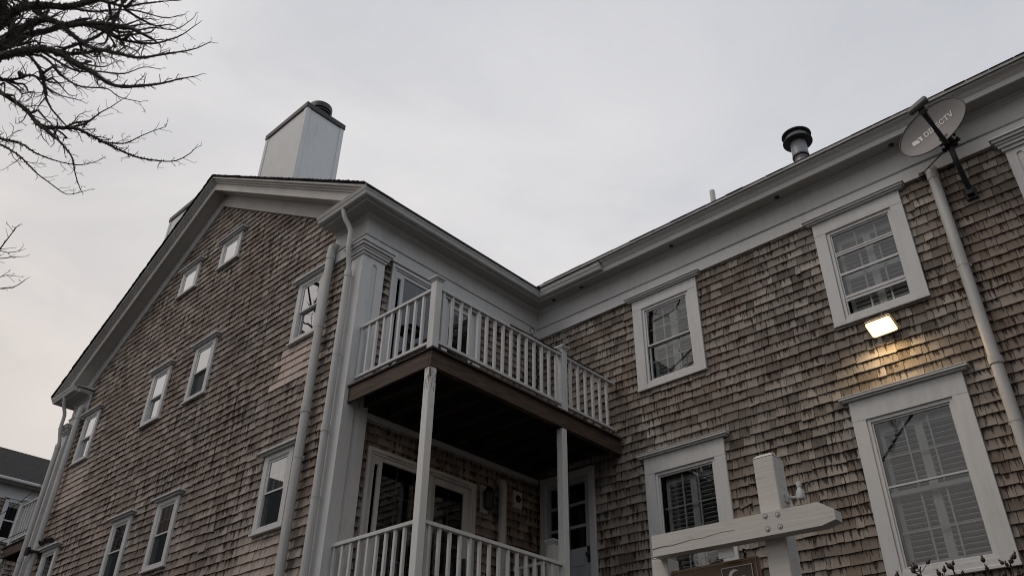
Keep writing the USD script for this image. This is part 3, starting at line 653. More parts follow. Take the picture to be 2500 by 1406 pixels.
for w in R_WIN:
    cu0, cu1, cz0, cz1 = w['c']; gu0, gu1, gz0, gz1 = w['g']; iu0, iu1, iz0, iz1 = gu0 - 0.055, gu1 + 0.055, gz0 - 0.045, gz1 + 0.06
    m = MB(); wbox(m, 'R', cu0, iu0, -0.019, 0.028, cz0 + 0.03, iz1, c=0.003); wd = obj('window', m, M['paint'], wing)
    m = MB(); wbox(m, 'R', iu1, cu1, -0.019, 0.028, cz0 + 0.03, iz1, c=0.003); obj('side_casing', m, M['paint'], wd)
    m = MB(); wbox(m, 'R', cu0, cu1, -0.019, 0.0285, iz1 + 0.0015, cz1, c=0.003); obj('head_casing', m, M['paint'], wd)
    m = MB(); wbox(m, 'R', cu0 - 0.004, cu1 + 0.004, -0.019, 0.034, cz0 - 0.005, cz0 + 0.028, c=0.003); wbox(m, 'R', iu0, iu1, -0.10, 0.022, cz0 + 0.0285, iz0 - 0.002); obj('sill', m, M['paint'], wd)
    m = MB(); wbox(m, 'R', cu0 - 0.06, cu1 + 0.06, -0.019, 0.062, cz1 + 0.001, cz1 + 0.022); obj('cap_moulding', m, M['paint'], wd)
    m = MB(); wbox(m, 'R', cu0 - 0.085, cu1 + 0.085, -0.019, 0.088, cz1 + 0.023, cz1 + 0.052, c=0.004); obj('cap', m, M['paint'], wd)
    if cz1 > 8:
        m = MB(); wbox(m, 'R', cu0 - 0.105, cu1 + 0.1, 0.031, 0.105, cz1 + 0.0525, cz1 + 0.058); obj('cap_flashing', m, M['paint'], wd)
    else:
        m = MB(); wbox(m, 'R', cu0 - 0.09, cu1 + 0.09, -0.019, 0.094, cz1 + 0.0525, cz1 + 0.060); obj('cap_flashing', m, M['paint'], wd)
    obj('jamb', sash_frame('R', iu0 + 0.0015, iu1 - 0.0015, iz0, iz1 - 0.002, -0.14, 0.008, 0.038), M['paint'], wd)
    fr = MB(); 
    u0, u1 = gu0 - 0.014, gu1 + 0.014
    if w['kind'] == 'open':
        obj('storm_frame', sash_frame('R', u0, u1, gz0 - 0.01, gz1 + 0.016, -0.03, -0.008, 0.018), M['paint'], wd)
        for a, b in ((7.752, 7.772), (7.785, 7.806), (7.455, 7.487), (7.078, 7.106), (7.122, 7.158)):
            m = MB(); wbox(m, 'R', u0 + 0.019, u1 - 0.019, -0.032, -0.006, a, b); obj('storm_rail', m, M['paint'], wd)
        panes = [(7.806, gz1), (7.487, 7.752), (7.158, 7.455)]
        mh, mv = [], [gu0 + 0.27, gu1 - 0.215]
    elif w['kind'] == 'two':
        mr = w['mr']
        obj('sash', sash_frame('R', u0, u1, mr - 0.012, gz1 + 0.015, -0.04, -0.010, 0.022), M['paint'], wd)
        obj('sash', sash_frame('R', u0, u1, gz0 - 0.015, mr + 0.014, -0.075, -0.042, 0.026, 0.05, 0.028), M['paint'], wd)
        panes = [(mr, gz1), (gz0, mr)]; mh, mv = [(mr + gz1) / 2, (mr + gz0) / 2 + 0.04], [gu0 + 0.25, gu1 - 0.235]
    else:
        mr = w['mr']
        obj('storm_frame', sash_frame('R', u0, u1, gz0 - 0.012, gz1 + 0.015, -0.03, -0.008, 0.018), M['paint'], wd)
        m = MB(); wbox(m, 'R', u0 + 0.019, u1 - 0.019, -0.034, -0.006, mr + 0.035, mr + 0.055); obj('storm_rail', m, M['paint'], wd)
        m = MB(); wbox(m, 'R', u0 + 0.019, u1 - 0.019, -0.075, -0.036, mr - 0.06, mr - 0.01); obj('meeting_rail', m, M['paint'], wd)
        panes = [(mr + 0.055, gz1), (gz0, mr + 0.035)]; mh, mv = [(mr + gz1) / 2 + 0.0, (mr + gz0) / 2 - 0.04], [gu0 + 0.30, gu1 - 0.275]
    for k, (a, b) in enumerate(panes):
        p = MB(); wquad(p, 'R', gu0 + 0.004, gu1 - 0.004, -0.022 if k == 0 or w['kind'] != 'two' else -0.056, a, b); obj('pane', p, M['storm'], wd)
    for uu in mv:
        m = MB(); wbox(m, 'R', uu - 0.009, uu + 0.009, -0.105, -0.085, gz0, gz1); obj('muntin', m, M['louver'], wd)
    for zz in mh:
        m = MB(); wbox(m, 'R', gu0, gu1, -0.104, -0.086, zz - 0.009, zz + 0.009); obj('muntin', m, M['louver'], wd)
    shutters(wd, w['g'])
    interior('R', wd, gu0, gu1, gz0, gz1)

# sliding doors on the balcony side
for (u0, u1, z0, z1) in B_DOORS:
    dr = obj('sliding_door', sash_frame('B', u0 - 0.03, u1 + 0.03, z0, z1 + 0.03, -0.019, 0.025, 0.045), M['paint'], house)
    obj('inner_frame', sash_frame('B', u0 + 0.016, u1 - 0.016, z0, z1 - 0.016, -0.12, 0.008, 0.03), M['paint'], dr)
    a, b, c, d = u0 + 0.047, u0 + 0.17, u0 + 1.10, u1 - 0.047
    m = MB(); wbox(m, 'B', a, a + 0.055, -0.05, -0.005, z0, z1 - 0.05); obj('side_stile', m, M['paint'], dr)
    m = MB(); wbox(m, 'B', a + 0.056, b, -0.05, -0.006, z1 - 0.16, z1 - 0.05); obj('side_rail', m, M['paint'], dr)
    for s0, s1, oo in ((b, c, -0.01), (c - 0.02, d, -0.045)):
        pn = obj('door_panel', sash_frame('B', s0, s1, z0 + 0.03, z1 - 0.048, oo - 0.03, oo, 0.06 if s0 == b else 0.10, 0.12, 0.055 if s0 == b else 0.09), M['paint'], dr)
        p = MB(); wquad(p, 'B', s0 + 0.05, s1 - 0.05, oo - 0.015, z0 + 0.1, z1 - 0.09); obj('pane', p, M['storm'], dr)
        nn = 3 if s0 == b else 2
        for k in range(1, nn):
            uu = s0 + 0.06 + (s1 - s0 - 0.12) * k / nn
            m = MB(); wbox(m, 'B', uu - 0.008, uu + 0.008, oo - 0.028, oo - 0.020, z0 + 0.15, z1 - 0.10); obj('muntin', m, M['curtain'], dr)
        for k in range(1, 5):
            zz = z0 + 0.15 + (z1 - z0 - 0.25) * k / 5
            m = MB(); wbox(m, 'B', s0 + 0.06, s1 - 0.06, oo - 0.0275, oo - 0.0205, zz - 0.008, zz + 0.008); obj('muntin', m, M['curtain'], dr)
    m = MB(); wbox(m, 'B', d - 0.085, d - 0.055, -0.043, 0.01, z0 + 0.95, z0 + 1.20, c=0.005); obj('handle', m, M['black'], dr)
    interior('B', dr, u0, u1, z0, z1, depth=0.8)

# entrance door of the wing below the balcony
u0, u1, z0, z1 = R_DOOR
dr = obj('entrance_door', sash_frame('R', 0.07, 1.09, 3.28, 5.93, -0.019, 0.028, 0.10, 0.02), M['paint'], wing)
m = wall_mesh('R', [(u0, z0), (u1, z0), (u1, z1), (u0, z1)], [(0.23, 0.535, 4.80, 5.09), (0.575, 0.895, 4.80, 5.09), (0.23, 0.535, 5.13, 5.42), (0.575, 0.895, 5.13, 5.42), (0.23, 0.535, 5.46, 5.74), (0.575, 0.895, 5.46, 5.74)], -0.06, -0.015)
obj('door_leaf', m, M['door_blue'], dr)
for a, b in ((0.23, 0.535), (0.575, 0.895)):
    for c, d in ((4.80, 5.09), (5.13, 5.42), (5.46, 5.74)):
        p = MB(); wquad(p, 'R', a, b, -0.035, c, d); obj('pane', p, M['storm'], dr)
for a, b in ((0.27, 0.55), (0.60, 0.88)):
    m = sash_frame('R', a, b, 3.5, 4.58, -0.015, -0.005, 0.025); obj('door_panel', m, M['door_blue'], dr)
h = MB(); wbox(h, 'R', 0.915, 0.965, -0.0145, 0.004, 4.58, 4.80, c=0.004); h.lathe([(0.0, 0), (0.03, 0.005), (0.033, 0.03), (0.02, 0.05), (0.0, 0.052)], M=frame((0.94, -0.004, 4.68), (1, 0, 0), (0, 0, 1), (0, -1, 0)), n=14)
obj('handle', h, M['black'], dr)
interior('R', dr, 0.17, 0.99, 3.28, 5.86, depth=0.8)

# ------------------------------------------------------------------ balconies
def post_cap(parent, x, y, z, w):
    for a, b, e in ((0, 0.018, 0.006), (0.0185, 0.034, 0.018), (0.0345, 0.058, 0.03)):
        obj('post_cap', MB().box(x - w - e, x + w + e, y - w - e, y + w + e, z + a, z + b, c=0.003), M['paint'], parent)
    m = MB(); e = w + 0.02
    m.raw([(x - e, y - e, z + 0.0585), (x + e, y - e, z + 0.0585), (x + e, y + e, z + 0.0585), (x - e, y + e, z + 0.0585), (x, y, z + 0.085)], [(0, 1, 4), (1, 2, 4), (2, 3, 4), (3, 0, 4)])
    obj('post_cap', m, M['paint'], parent)
def balcony(label, fx, at, detail):
    """fx maps the balcony's own x (0 at the wall, outwards positive) to the world's."""
    t = thing('balcony', label, 'balcony', at)
    def B(name, x0, x1, y0, y1, z0, z1, mat, parent=None, c=0.0):
        return obj(name, MB().box(fx(x0), fx(x1), y0, y1, z0, z1, c=c), M[mat], parent or t)
    B('beam', 0.056, 1.575, -3.70, -3.66, 5.95, 6.158, 'beam', c=0.003)
    B('beam', 1.5765, 1.6165, -3.70, -0.03, 5.95, 6.158, 'beam', c=0.003)
    B('inner_beam', 1.530, 1.5745, -3.658, -0.03, 5.955, 6.155, 'beam')
    B('ledger', 0.0, 0.035, -3.35, -0.01, 5.945, 6.15, 'deck'); B('ledger_trim', 0.0, 0.03, -3.35, -0.01, 5.87, 5.943, 'paint')
    for k in range(9):
        y = -3.42 + k * 0.405
        B('joist', 0.036, 1.529, y - 0.019, y + 0.019, 5.98, 6.155, 'deck')
    for k in range(12):
        x0 = 0.03 + k * 0.136
        B('deck_board', x0, min(x0 + 0.131, 1.655), -3.725 + rng.uniform(0, 0.006), -0.035, 6.160, 6.187, 'deck', c=0.003)
    posts = [(1.535, -3.625), (1.552, -1.245)]
    for x, y in posts:
        p = B('post', x - 0.05, x + 0.05, y - 0.05, y + 0.05, 6.1885, 7.145, 'paint', c=0.004)
        post_cap(p, fx(x), y, 7.146, 0.05)
    for x, y in ((1.560, -3.645), (1.560, -1.29)):
        B('support_post', x - 0.05, x + 0.05, y - 0.05, y + 0.05, 0.0, 5.948, 'peeling' if y < -3 else 'paint', c=0.005)
    def rail(x0, x1, y0, y1, zb, ztop, along, first, step):
        # top rail, bottom rail and balusters
        for z0, z1, hw, nm in ((ztop - 0.042, ztop, 0.03, 'top_rail'), (zb, zb + 0.04, 0.022, 'bottom_rail')):
            if along == 'x': B(nm, x0, x1, y0 - hw, y0 + hw, z0, z1, 'paint', c=0.004)
            else: B(nm, x0 - hw, x0 + hw, y0, y1, z0, z1, 'paint', c=0.004)
        s = first; end = x1 if along == 'x' else y1; h = 0.0165
        while s < end - 0.03:
            if along == 'x': B('baluster', s - h, s + h, y0 - h, y0 + h, zb + 0.0405, ztop - 0.0425, 'paint')
            else: B('baluster', x0 - h, x0 + h, s - h, s + h, zb + 0.0405, ztop - 0.0425, 'paint')
            s += step
    rail(0.02, 1.483, -3.62, -3.62, 6.305, 7.088, 'x', 0.09, 0.152)
    rail(1.55, 1.55, -3.573, -1.297, 6.305, 7.088, 'y', -3.515, 0.1525)
    rail(1.55, 1.55, -1.193, -0.04, 6.305, 7.088, 'y', -1.07, 0.1675)
    # lower level
    B('porch_beam', 0.056, 1.575, -3.70, -3.66, 3.05, 3.25, 'deck'); B('porch_beam', 1.5765, 1.6165, -3.70, -0.03, 3.05, 3.25, 'deck')
    for k in range(12):
        x0 = 0.03 + k * 0.136
        B('deck_board', x0, min(x0 + 0.131, 1.655), -3.725, -0.035, 3.252, 3.279, 'deck')
    rail(0.02, 1.508, -3.62, -3.62, 3.40, 4.205, 'x', 0.095, 0.152)
    rail(1.55, 1.55, -3.592, -1.342, 3.40, 4.205, 'y', -3.50, 0.152)
    return t
balcony('white balustrade balcony with stained brown beams in the corner between both wings', lambda x: x, (0.8, -1.9, 6.18), True)
balcony('white balustrade balcony seen edge-on past the far left corner of the gabled house', lambda x: XL - x, (XL - 0.8, -1.9, 6.18), False)

st = thing('stair_railing', 'short white railing with a capped newel post on the lower porch before the door', 'railing', (0.9, -0.72, 3.28))
p = obj('newel', MB().box(0.842, 0.958, -0.778, -0.662, 3.28, 4.66, c=0.004), M['paint'], st); post_cap(p, 0.9, -0.72, 4.661, 0.058)
p = obj('newel', MB().box(0.092, 0.208, -0.778, -0.662, 3.28, 4.22, c=0.004), M['paint'], st); post_cap(p, 0.15, -0.72, 4.221, 0.058)
obj('top_rail', MB().box(0.21, 0.84, -0.75, -0.69, 4.43, 4.475, c=0.004), M['paint'], st)
obj('bottom_rail', MB().box(0.21, 0.84, -0.745, -0.695, 3.70, 3.74), M['paint'], st)
for k in range(4):
    x = 0.30 + k * 0.15
    obj('baluster', MB().box(x - 0.017, x + 0.017, -0.737, -0.703, 3.741, 4.429), M['paint'], st)

# ------------------------------------------------------------------ fittings on the walls
ln = thing('wall_lantern', 'dark hooded lantern on the shaded porch wall beside the lower sliding door', 'lantern', (0.03, -1.16, 5.35))
obj('back_plate', MB().box(0.0, 0.012, -1.235, -1.085, 5.17, 5.56, c=0.003), M['paint'], ln)
obj('body', MB().lathe([(0.0, 5.19), (0.05, 5.20), (0.075, 5.24), (0.08, 5.42), (0.09, 5.43), (0.05, 5.50), (0.02, 5.53), (0.0, 5.54)], (0.105, -1.16, 0), 18), M['black'], ln, smooth=40)
obj('arm', MB().tube([(0.0, -1.16, 5.47), (0.05, -1.16, 5.50), (0.105, -1.16, 5.53)], 0.01, 6), M['black'], ln)
vb = thing('outlet_box', 'small pale wall plate with a dark round hole in the porch corner', 'vent box', (0.02, -0.47, 5.52))
obj('plate', MB().box(-0.015, 0.03, -0.56, -0.38, 5.40, 5.65, c=0.006), M['paint'], vb)
obj('hole', MB().lathe([(0.0, 0.0), (0.052, 0.0), (0.055, -0.004), (0.055, 0.004), (0.0, 0.0041)], M=frame((0.033, -0.47, 5.54), (0, 1, 0), (0, 0, 1), (1, 0, 0)), n=22), M['black'], vb)
cb = [(1.62, -2.4 + 2.4 * t, 7.10 + 0.012 * math.sin(t * 21)) for t in np.linspace(0, 0.28, 8)]
lp = [(1.60, -1.93 + 0.045 * math.sin(a), 7.115 + 0.045 - 0.05 * math.cos(a)) for a in np.linspace(-0.6, 5.4, 12)]
m = MB(); m.tube([(1.585, y, 7.094 + 0.004 * math.sin(y * 9)) for y in np.linspace(-2.35, -0.35, 24)], 0.009, 6); m.tube(lp, 0.006, 6)
obj('cable', m, M['cable'], label='black cable with one loop lying along the top rail of the corner balcony', cat='cable')

fl = thing('floodlight', 'lit rectangular floodlight glowing under the upper window of the wing', 'floodlight', (5.52, -0.02, 6.62))
tilt = math.radians(58); cl = np.array((5.522, -0.185, 6.49))
nrm = np.array((-0.04, -math.cos(tilt), -math.sin(tilt))); nrm /= np.linalg.norm(nrm)
ux = np.cross((0, 0, 1.0), nrm); ux /= -np.linalg.norm(ux); ux = -ux if ux[0] < 0 else ux; uy = np.cross(nrm, ux); uy = -uy if uy[2] < 0 else uy
FM = frame(cl, ux, uy, nrm)
import shapely.geometry as sgm
def rrect(w, h, r): return sgm.box(-w / 2 + r, -h / 2 + r, w / 2 - r, h / 2 - r).buffer(r, quad_segs=6)
lens = trimesh.creation.extrude_polygon(rrect(0.272, 0.184, 0.03), 0.008, engine='earcut')
edge = trimesh.creation.extrude_polygon(rrect(0.305, 0.215, 0.03).difference(rrect(0.2725, 0.1845, 0.03)), 0.0075, engine='earcut')
rim = trimesh.creation.extrude_polygon(rrect(0.332, 0.242, 0.036).difference(rrect(0.306, 0.216, 0.03)), 0.007, engine='earcut')
back = MB()
ring = lambda w, h, r, z: np.c_[np.array(rrect(w, h, r).exterior.coords)[:-1], np.full(len(rrect(w, h, r).exterior.coords) - 1, z)]
R1, R2, R3 = ring(0.334, 0.244, 0.036, -0.002), ring(0.325, 0.235, 0.04, -0.05), ring(0.2, 0.14, 0.04, -0.11)
k = len(R1)
back.raw(np.vstack([R1, R2, R3]), [(i * k + j, i * k + (j + 1) % k, (i + 1) * k + (j + 1) % k, (i + 1) * k + j) for i in (0, 1) for j in range(k)], FM)
back.raw(np.vstack([R3, [[0, 0, -0.11]]]), [(j, (j + 1) % k, k) for j in range(k)], FM)
obj('housing', back, M['bronze'], fl, smooth=40)
obj('rim', MB().add(rim, FM), M['galv'], fl)
obj('lens', MB().add(lens, FM), M['lamp_lens'], fl)
obj('lens_edge', MB().add(edge, FM), M['lamp_edge'], fl)
obj('bracket', MB().tube([(5.53, 0.0, 6.74), (5.53, -0.05, 6.72), (5.525, -0.08, 6.56)], 0.018, 8), M['bronze'], fl)
obj('wall_plate', MB().lathe([(0, 0), (0.05, 0), (0.05, 0.012), (0.03, 0.02), (0, 0.02)], M=frame((5.53, -0.008, 6.72), (1, 0, 0), (0, 0, 1), (0, -1, 0)), n=20), M['bronze'], fl)

# satellite dish
dh = np.array([0.959, -0.187, 0.211]); du = np.array([-0.205, 0.053, 0.977]); dn = np.array([-0.194, -0.981, 0.013])
dn, dh, du = (v / np.linalg.norm(v) for v in (dn, dh, du)); DC = np.array((6.758, -0.500, 8.644)); DA, DB = 0.430, 0.303
ds = thing('satellite_dish', 'dark grey oval satellite dish with white lettering on a black mast below the eave', 'satellite dish', (6.84, 0, 7.9))
def dpt(a, b, z): return DC + dh * a + du * b + dn * z
v, f = [], []
NR, NA = 8, 64
for side, off in ((1, 0.0), (-1, -0.012)):
    for i in range(NR + 1):
        r = i / NR
        for j in range(NA):
            a = 2 * math.pi * j / NA; v.append(dpt(DA * r * math.cos(a), DB * r * math.sin(a), 0.045 * r * r - 0.045 + off))
def gi(s, i, j): return s * (NR + 1) * NA + i * NA + j % NA
for s in (0, 1):
    for i in range(NR):
        for j in range(NA):
            q = (gi(s, i, j), gi(s, i, j + 1), gi(s, i + 1, j + 1), gi(s, i + 1, j)); f.append(q if s == 0 else q[::-1])
for j in range(NA): f.append((gi(0, NR, j), gi(0, NR, j + 1), gi(1, NR, j + 1), gi(1, NR, j)))
rf = obj('reflector', MB().raw(v, f), M['dish'], ds, smooth=40)
rimp = [dpt(DA * math.cos(a), DB * math.sin(a), 0.0) for a in np.linspace(0, 2 * math.pi, 65)]
obj('rim', MB().tube(rimp, 0.008, 6, cap=False), M['bronze'], rf)
def on_dish(mesh2, a0, b0):
    vv = np.array(mesh2.vertices); A, Bv = vv[:, 0] + a0, vv[:, 1] + b0
    z = 0.045 * ((A / DA) ** 2 + (Bv / DB) ** 2) - 0.045 + 0.003 + vv[:, 2]
    return MB().raw(DC + A[:, None] * dh + Bv[:, None] * du + z[:, None] * dn, np.array(mesh2.faces))
txt = meshkit.text_mesh('DIRECTV', 0.078 * DA / 0.5, depth=0.001, bold=True)
wtx = txt.bounds[1, 0] - txt.bounds[0, 0]; sc = (0.455 * DA / 0.5) / wtx; txt.apply_scale((sc, 1.15, 1))
obj('lettering', on_dish(txt, -0.155 * DA / 0.5, -0.035), M['letter'], rf)
t = np.linspace(0, math.pi / 2, 9); s = DA / 0.5
b1 = [(0, 0), (0, 0.08), (0.055, 0.08)] + [(0.055 + 0.04 * math.sin(a), 0.04 + 0.04 * math.cos(a)) for a in np.linspace(0, math.pi / 2, 7)] + [(0.10, 0.0)]
b2 = [(0.078, 0.088), (0.145, 0.088), (0.145, 0.0), (0.118, 0.0)] + [(0.118 - 0.01 * k / 4, 0.03 + 0.03 * k / 4) for k in range(5)]
for bb in (b1, b2):
    obj('emblem', on_dish(trimesh.creation.extrude_polygon(sgm.Polygon(np.array(bb) * s), 0.001, engine='earcut'), -0.335 * s, -0.045), M['letter'], rf)
HUB = np.array((6.859, -0.410, 8.406)); LNB = np.array((6.788, -1.000, 8.566)); ELB = np.array((6.858, -0.360, 8.132)); bot = dpt(0.02, -DB * 0.98, 0.0)
obj('mast', MB().tube(curve([(6.845, -0.03, 7.88), ELB, HUB + np.array((0, 0, 0.05))]), 0.032, 12), M['black'], ds, smooth=50)
obj('foot', MB().box(6.775, 6.905, -0.03, 0.0, 7.79, 7.96, c=0.008), M['black'], ds)
obj('foot_bracket', MB().box(6.80, 6.88, -0.09, -0.03, 7.83, 7.93, c=0.006), M['black'], ds)
m = MB(); m.box(-0.06, 0.06, -0.05, 0.05, -0.10, 0.10, M=frame(HUB, dh, du, dn), c=0.012); m.box(-0.10, 0.10, -0.012, 0.012, -0.02, 0.02, M=frame(HUB + du * -0.06, dh, du, dn))
for a, b in ((-0.09, 0.05), (0.09, 0.05), (-0.09, -0.06), (0.1, -0.05)): m.lathe([(0, -0.03), (0.016, -0.03), (0.016, 0.03), (0, 0.03)], M=frame(HUB + dh * a + du * b, dh, du, dn), n=8)
obj('hub', m, M['black'], ds)
obj('feed_arm', MB().tube([HUB - du * 0.02, bot - du * 0.02, bot + (LNB - bot) * 0.5 - du * 0.015, LNB], [0.034, 0.032, 0.026, 0.036], 10), M['black'], ds)
m = MB(); m.box(-0.125, 0.125, -0.045, 0.045, -0.03, 0.05, M=frame(LNB + dn * 0.03 + du * 0.02, dh, du, dn), c=0.02); m.box(-0.05, 0.05, -0.06, 0.03, -0.06, 0.0, M=frame(LNB, dh, du, dn), c=0.012)
obj('receiver_head', m, M['dish'], ds, smooth=40)
obj('strut', MB().tube([HUB - du * 0.05, (6.41, -0.04, 8.40)], 0.008, 6), M['black'], ds)
obj('strut_foot', MB().box(6.375, 6.435, -0.05, -0.028, 8.37, 8.425), M['black'], ds)
hc = [(6.18, -0.06, 8.31), (6.20, -0.10, 8.30), (6.24, -0.06, 8.27)]

# ------------------------------------------------------------------ wooden sign post
sp = thing('sign_post', 'white painted timber post with a crossbeam standing before the shuttered windows', 'sign post', (5.85, -4.43, 0))
PX0, PX1, PY0, PY1 = 5.777, 5.917, -4.50, -4.36
def post_mesh(x0, x1, y0, y1, z1, tip):
    m = MB(); c = 0.006
    m.box(x0, x1, y0, y1, 0.0, z1 - tip, c=c)
    e = 0.022
    m.raw([(x0, y0, z1 - tip), (x1, y0, z1 - tip), (x1, y1, z1 - tip), (x0, y1, z1 - tip), (x0 + e, y0 + e, z1), (x1 - e, y0 + e, z1), (x1 - e, y1 - e, z1), (x0 + e, y1 - e, z1)],
          [(0, 1, 5, 4), (1, 2, 6, 5), (2, 3, 7, 6), (3, 0, 4, 7), (4, 5, 6, 7)])
    return m
obj('post', post_mesh(PX0, PX1, PY0, PY1, 3.565, 0.022), M['sign_white'], sp)
obj('short_post', post_mesh(4.955, 5.078, PY0, PY1, 3.062, 0.012), M['sign_white'], sp)
bm = MB(); bm.prism([(5.030, 3.036), (5.030, 3.172), (6.185, 3.158), (6.272, 3.098), (6.272, 3.040), (6.185, 3.020)], 'y', -4.592, -4.502)
beam = obj('crossbeam', bm, M['sign_white'], sp)
for x, z in ((5.851, 3.14), (5.931, 3.134), (5.855, 3.062), (5.935, 3.062)):
    obj('bolt', MB().lathe([(0.0, 0.007), (0.006, 0.006), (0.008, 0.0), (0.0075, 0.0), (0.013, 0.0005), (0.0135, -0.002), (0.0, -0.002)], M=frame((x, -4.5935, z), (1, 0, 0), (0, 0, 1), (0, -1, 0)), n=14), M['sign_white'], beam)
    obj('bolt_hole', MB().lathe([(0.0136, -0.001), (0.0136, 0.0006), (0.0155, 0.0006), (0.016, -0.001)], M=frame((x, -4.5935, z), (1, 0, 0), (0, 0, 1), (0, -1, 0)), n=16), M['bronze'], beam)
crk = [(5.032, -4.5925, 3.083)] + [(5.032 + 0.075 * k, -4.5925, 3.083 + 0.0022 * k + 0.004 * math.sin(k * 2.1)) for k in range(1, 9)]
obj('crack', MB().tube(crk, np.linspace(0.0022, 0.0008, 9), 5), M['bronze'], beam)
hs = thing('hanging_sign', 'brown panel with a pale crescent emblem hanging below the white crossbeam', 'sign', (5.38, -4.445, 2.3))
obj('board', MB().box(5.072, 5.698, -4.462, -4.432, 2.15, 2.962, c=0.004), M['sign_brown'], hs)
for a in ((5.084, 5.686, 2.947, 2.951), (5.084, 5.088, 2.16, 2.946), (5.682, 5.686, 2.16, 2.946)): obj('border', MB().box(a[0], a[1], -4.466, -4.463, a[2], a[3]), M['sign_gold'], hs)
ins = obj('emblem_panel', MB().box(5.446, 5.660, -4.468, -4.463, 2.55, 2.922), M['sign_dark'], hs)
for a in ((5.448, 5.658, 2.916, 2.920), (5.448, 5.452, 2.552, 2.915), (5.654, 5.658, 2.552, 2.915)): obj('border', MB().box(a[0], a[1], -4.472, -4.469, a[2], a[3]), M['letter'], ins)
cres = sgm.Point(0, 0).buffer(0.040, quad_segs=12).difference(sgm.Point(0.017, -0.008).buffer(0.036, quad_segs=12))
arc = sgm.Point(0.058, -0.035).buffer(0.030, quad_segs=12).difference(sgm.Point(0.058, -0.050).buffer(0.032, quad_segs=12))
for gq in (cres, arc):
    mm = trimesh.creation.extrude_polygon(gq, 0.003, engine='earcut'); vv = np.array(mm.vertices)
    obj('crescent', MB().raw(np.c_[5.533 + vv[:, 0], -4.4685 - vv[:, 2], 2.862 + vv[:, 1]], np.array(mm.faces)[:, ::-1]), M['letter'], ins)
hk = MB(); hk.tube([(5.61, -4.45, 3.02), (5.603, -4.45, 3.005), (5.615, -4.45, 2.99), (5.607, -4.45, 2.97), (5.61, -4.45, 2.955)], 0.009, 7)
obj('hanger', hk, M['black'], hs); hk = MB(); hk.tube([(5.15, -4.45, 3.02), (5.143, -4.45, 3.0), (5.155, -4.45, 2.985), (5.15, -4.45, 2.955)], 0.009, 7)
obj('hanger', hk, M['black'], hs)
wb = thing('hanging_plate', 'small square white plate hung under the crossbeam above the brown sign', 'plate', (5.523, -4.52, 3.0))
obj('plate', MB().box(5.470, 5.578, -4.530, -4.520, 2.962, 3.030, c=0.002), M['bright'], wb)
obj('bracket', MB().box(5.50, 5.55, -4.5195, -4.505, 2.99, 3.045), M['galv'], wb)
sl = thing('sign_light', 'bare white lamp holder on a short arm beside the post top', 'lamp holder', (5.93, -4.40, 3.28))
obj('plate', MB().box(5.9175, 5.928, -4.425, -4.375, 3.255, 3.305, c=0.002), M['paint'], sl)
obj('arm', MB().tube([(5.928, -4.40, 3.283), (5.965, -4.40, 3.281), (5.998, -4.40, 3.277)], 0.009, 8), M['paint'], sl)
obj('holder', MB().lathe([(0.0, 3.258), (0.024, 3.26), (0.027, 3.27), (0.026, 3.30), (0.014, 3.325), (0.013, 3.335), (0.016, 3.337), (0.016, 3.362), (0.012, 3.367), (0, 3.367)], (6.010, -4.40, 0), 16), M['paint'], sl, smooth=40)
obj('wire', MB().tube([(6.035, -4.40, 3.285), (6.06, -4.41, 3.33), (6.12, -4.40, 3.392)], 0.0018, 4), M['galv'], sl)

# ------------------------------------------------------------------ the house beyond on the left
fh = thing('far_house', 'dim grey house with a dark roof beyond the left corner of the gabled house', 'house', (-20, -4, 0))
fw_holes = [(-2.30, -1.78, 7.80, 8.98), (-5.2, -4.6, 7.80, 8.98), (-2.30, -1.78, 4.9, 6.0)]
wallF = obj('wall', wall_mesh('F', [(-9.0, 0), (4, 0), (4, 9.2), (-9.0, 9.2)], [(-2.20, -1.82, 7.86, 8.87), (-5.1, -4.7, 7.86, 8.87), (-2.2, -1.82, 4.95, 5.9)], -0.14, -0.02), M['sheathing'], fh)
shF = shingles('F', lambda z: (-9.0, 3.5) if z < 8.95 else None, 3.0, 9.0, 0.125, fw_holes, [], mean=0.17)
mb, tn, cl_, sv_ = MB(), [], [], []
for v_, t_, c_, s_ in shF: mb.raw(v_, SH_F); tn += [t_] * 8; cl_ += [c_] * 8; sv_ += s_
obj('shingle_field', mb, M['shingle_gable'], wallF, kind='stuff', pv={'tone': tn, 'clean': cl_, 'sv': sv_})
for (a, b, c, d) in fw_holes:
    wd = obj('window', sash_frame('F', a, b, c, d, -0.019, 0.03, 0.095), M['paint'], fh)
    obj('sash', sash_frame('F', a + 0.096, b - 0.096, c + 0.096, d - 0.096, -0.06, -0.012, 0.03), M['paint'], wd)
    zm = (c + d) / 2
    m = MB(); wbox(m, 'F', a + 0.127, b - 0.127, -0.058, -0.01, zm - 0.018, zm + 0.018); obj('meeting_rail', m, M['paint'], wd)
    p = MB(); wquad(p, 'F', a + 0.11, b - 0.11, -0.035, c + 0.11, d - 0.11); obj('pane', p, M['storm'], wd)
    for uu in (a + 0.2, (a + b) / 2 + 0.05):
        m = MB(); wbox(m, 'F', uu - 0.006, uu + 0.006, -0.05, -0.04, zm + 0.02, d - 0.13); obj('muntin', m, M['curtain'], wd)
    interior('F', wd, a + 0.1, b - 0.08, c + 0.06, d - 0.1)
    m = MB(); wbox(m, 'F', a - 0.05, b + 0.05, -0.019, 0.06, d + 0.001, d + 0.04); obj('cap', m, M['paint'], wd)
m = MB(); m.box(-18.01, -17.97, -9, 3.5, 8.95, 9.33); obj('frieze', m, M['paint'], fh)
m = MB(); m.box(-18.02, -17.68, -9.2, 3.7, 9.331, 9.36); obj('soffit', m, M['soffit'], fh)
m = MB(); m.box(-17.68, -17.58, -9.2, 3.7, 9.36, 9.45, c=0.02); obj('gutter', m, M['pvc'], fh)
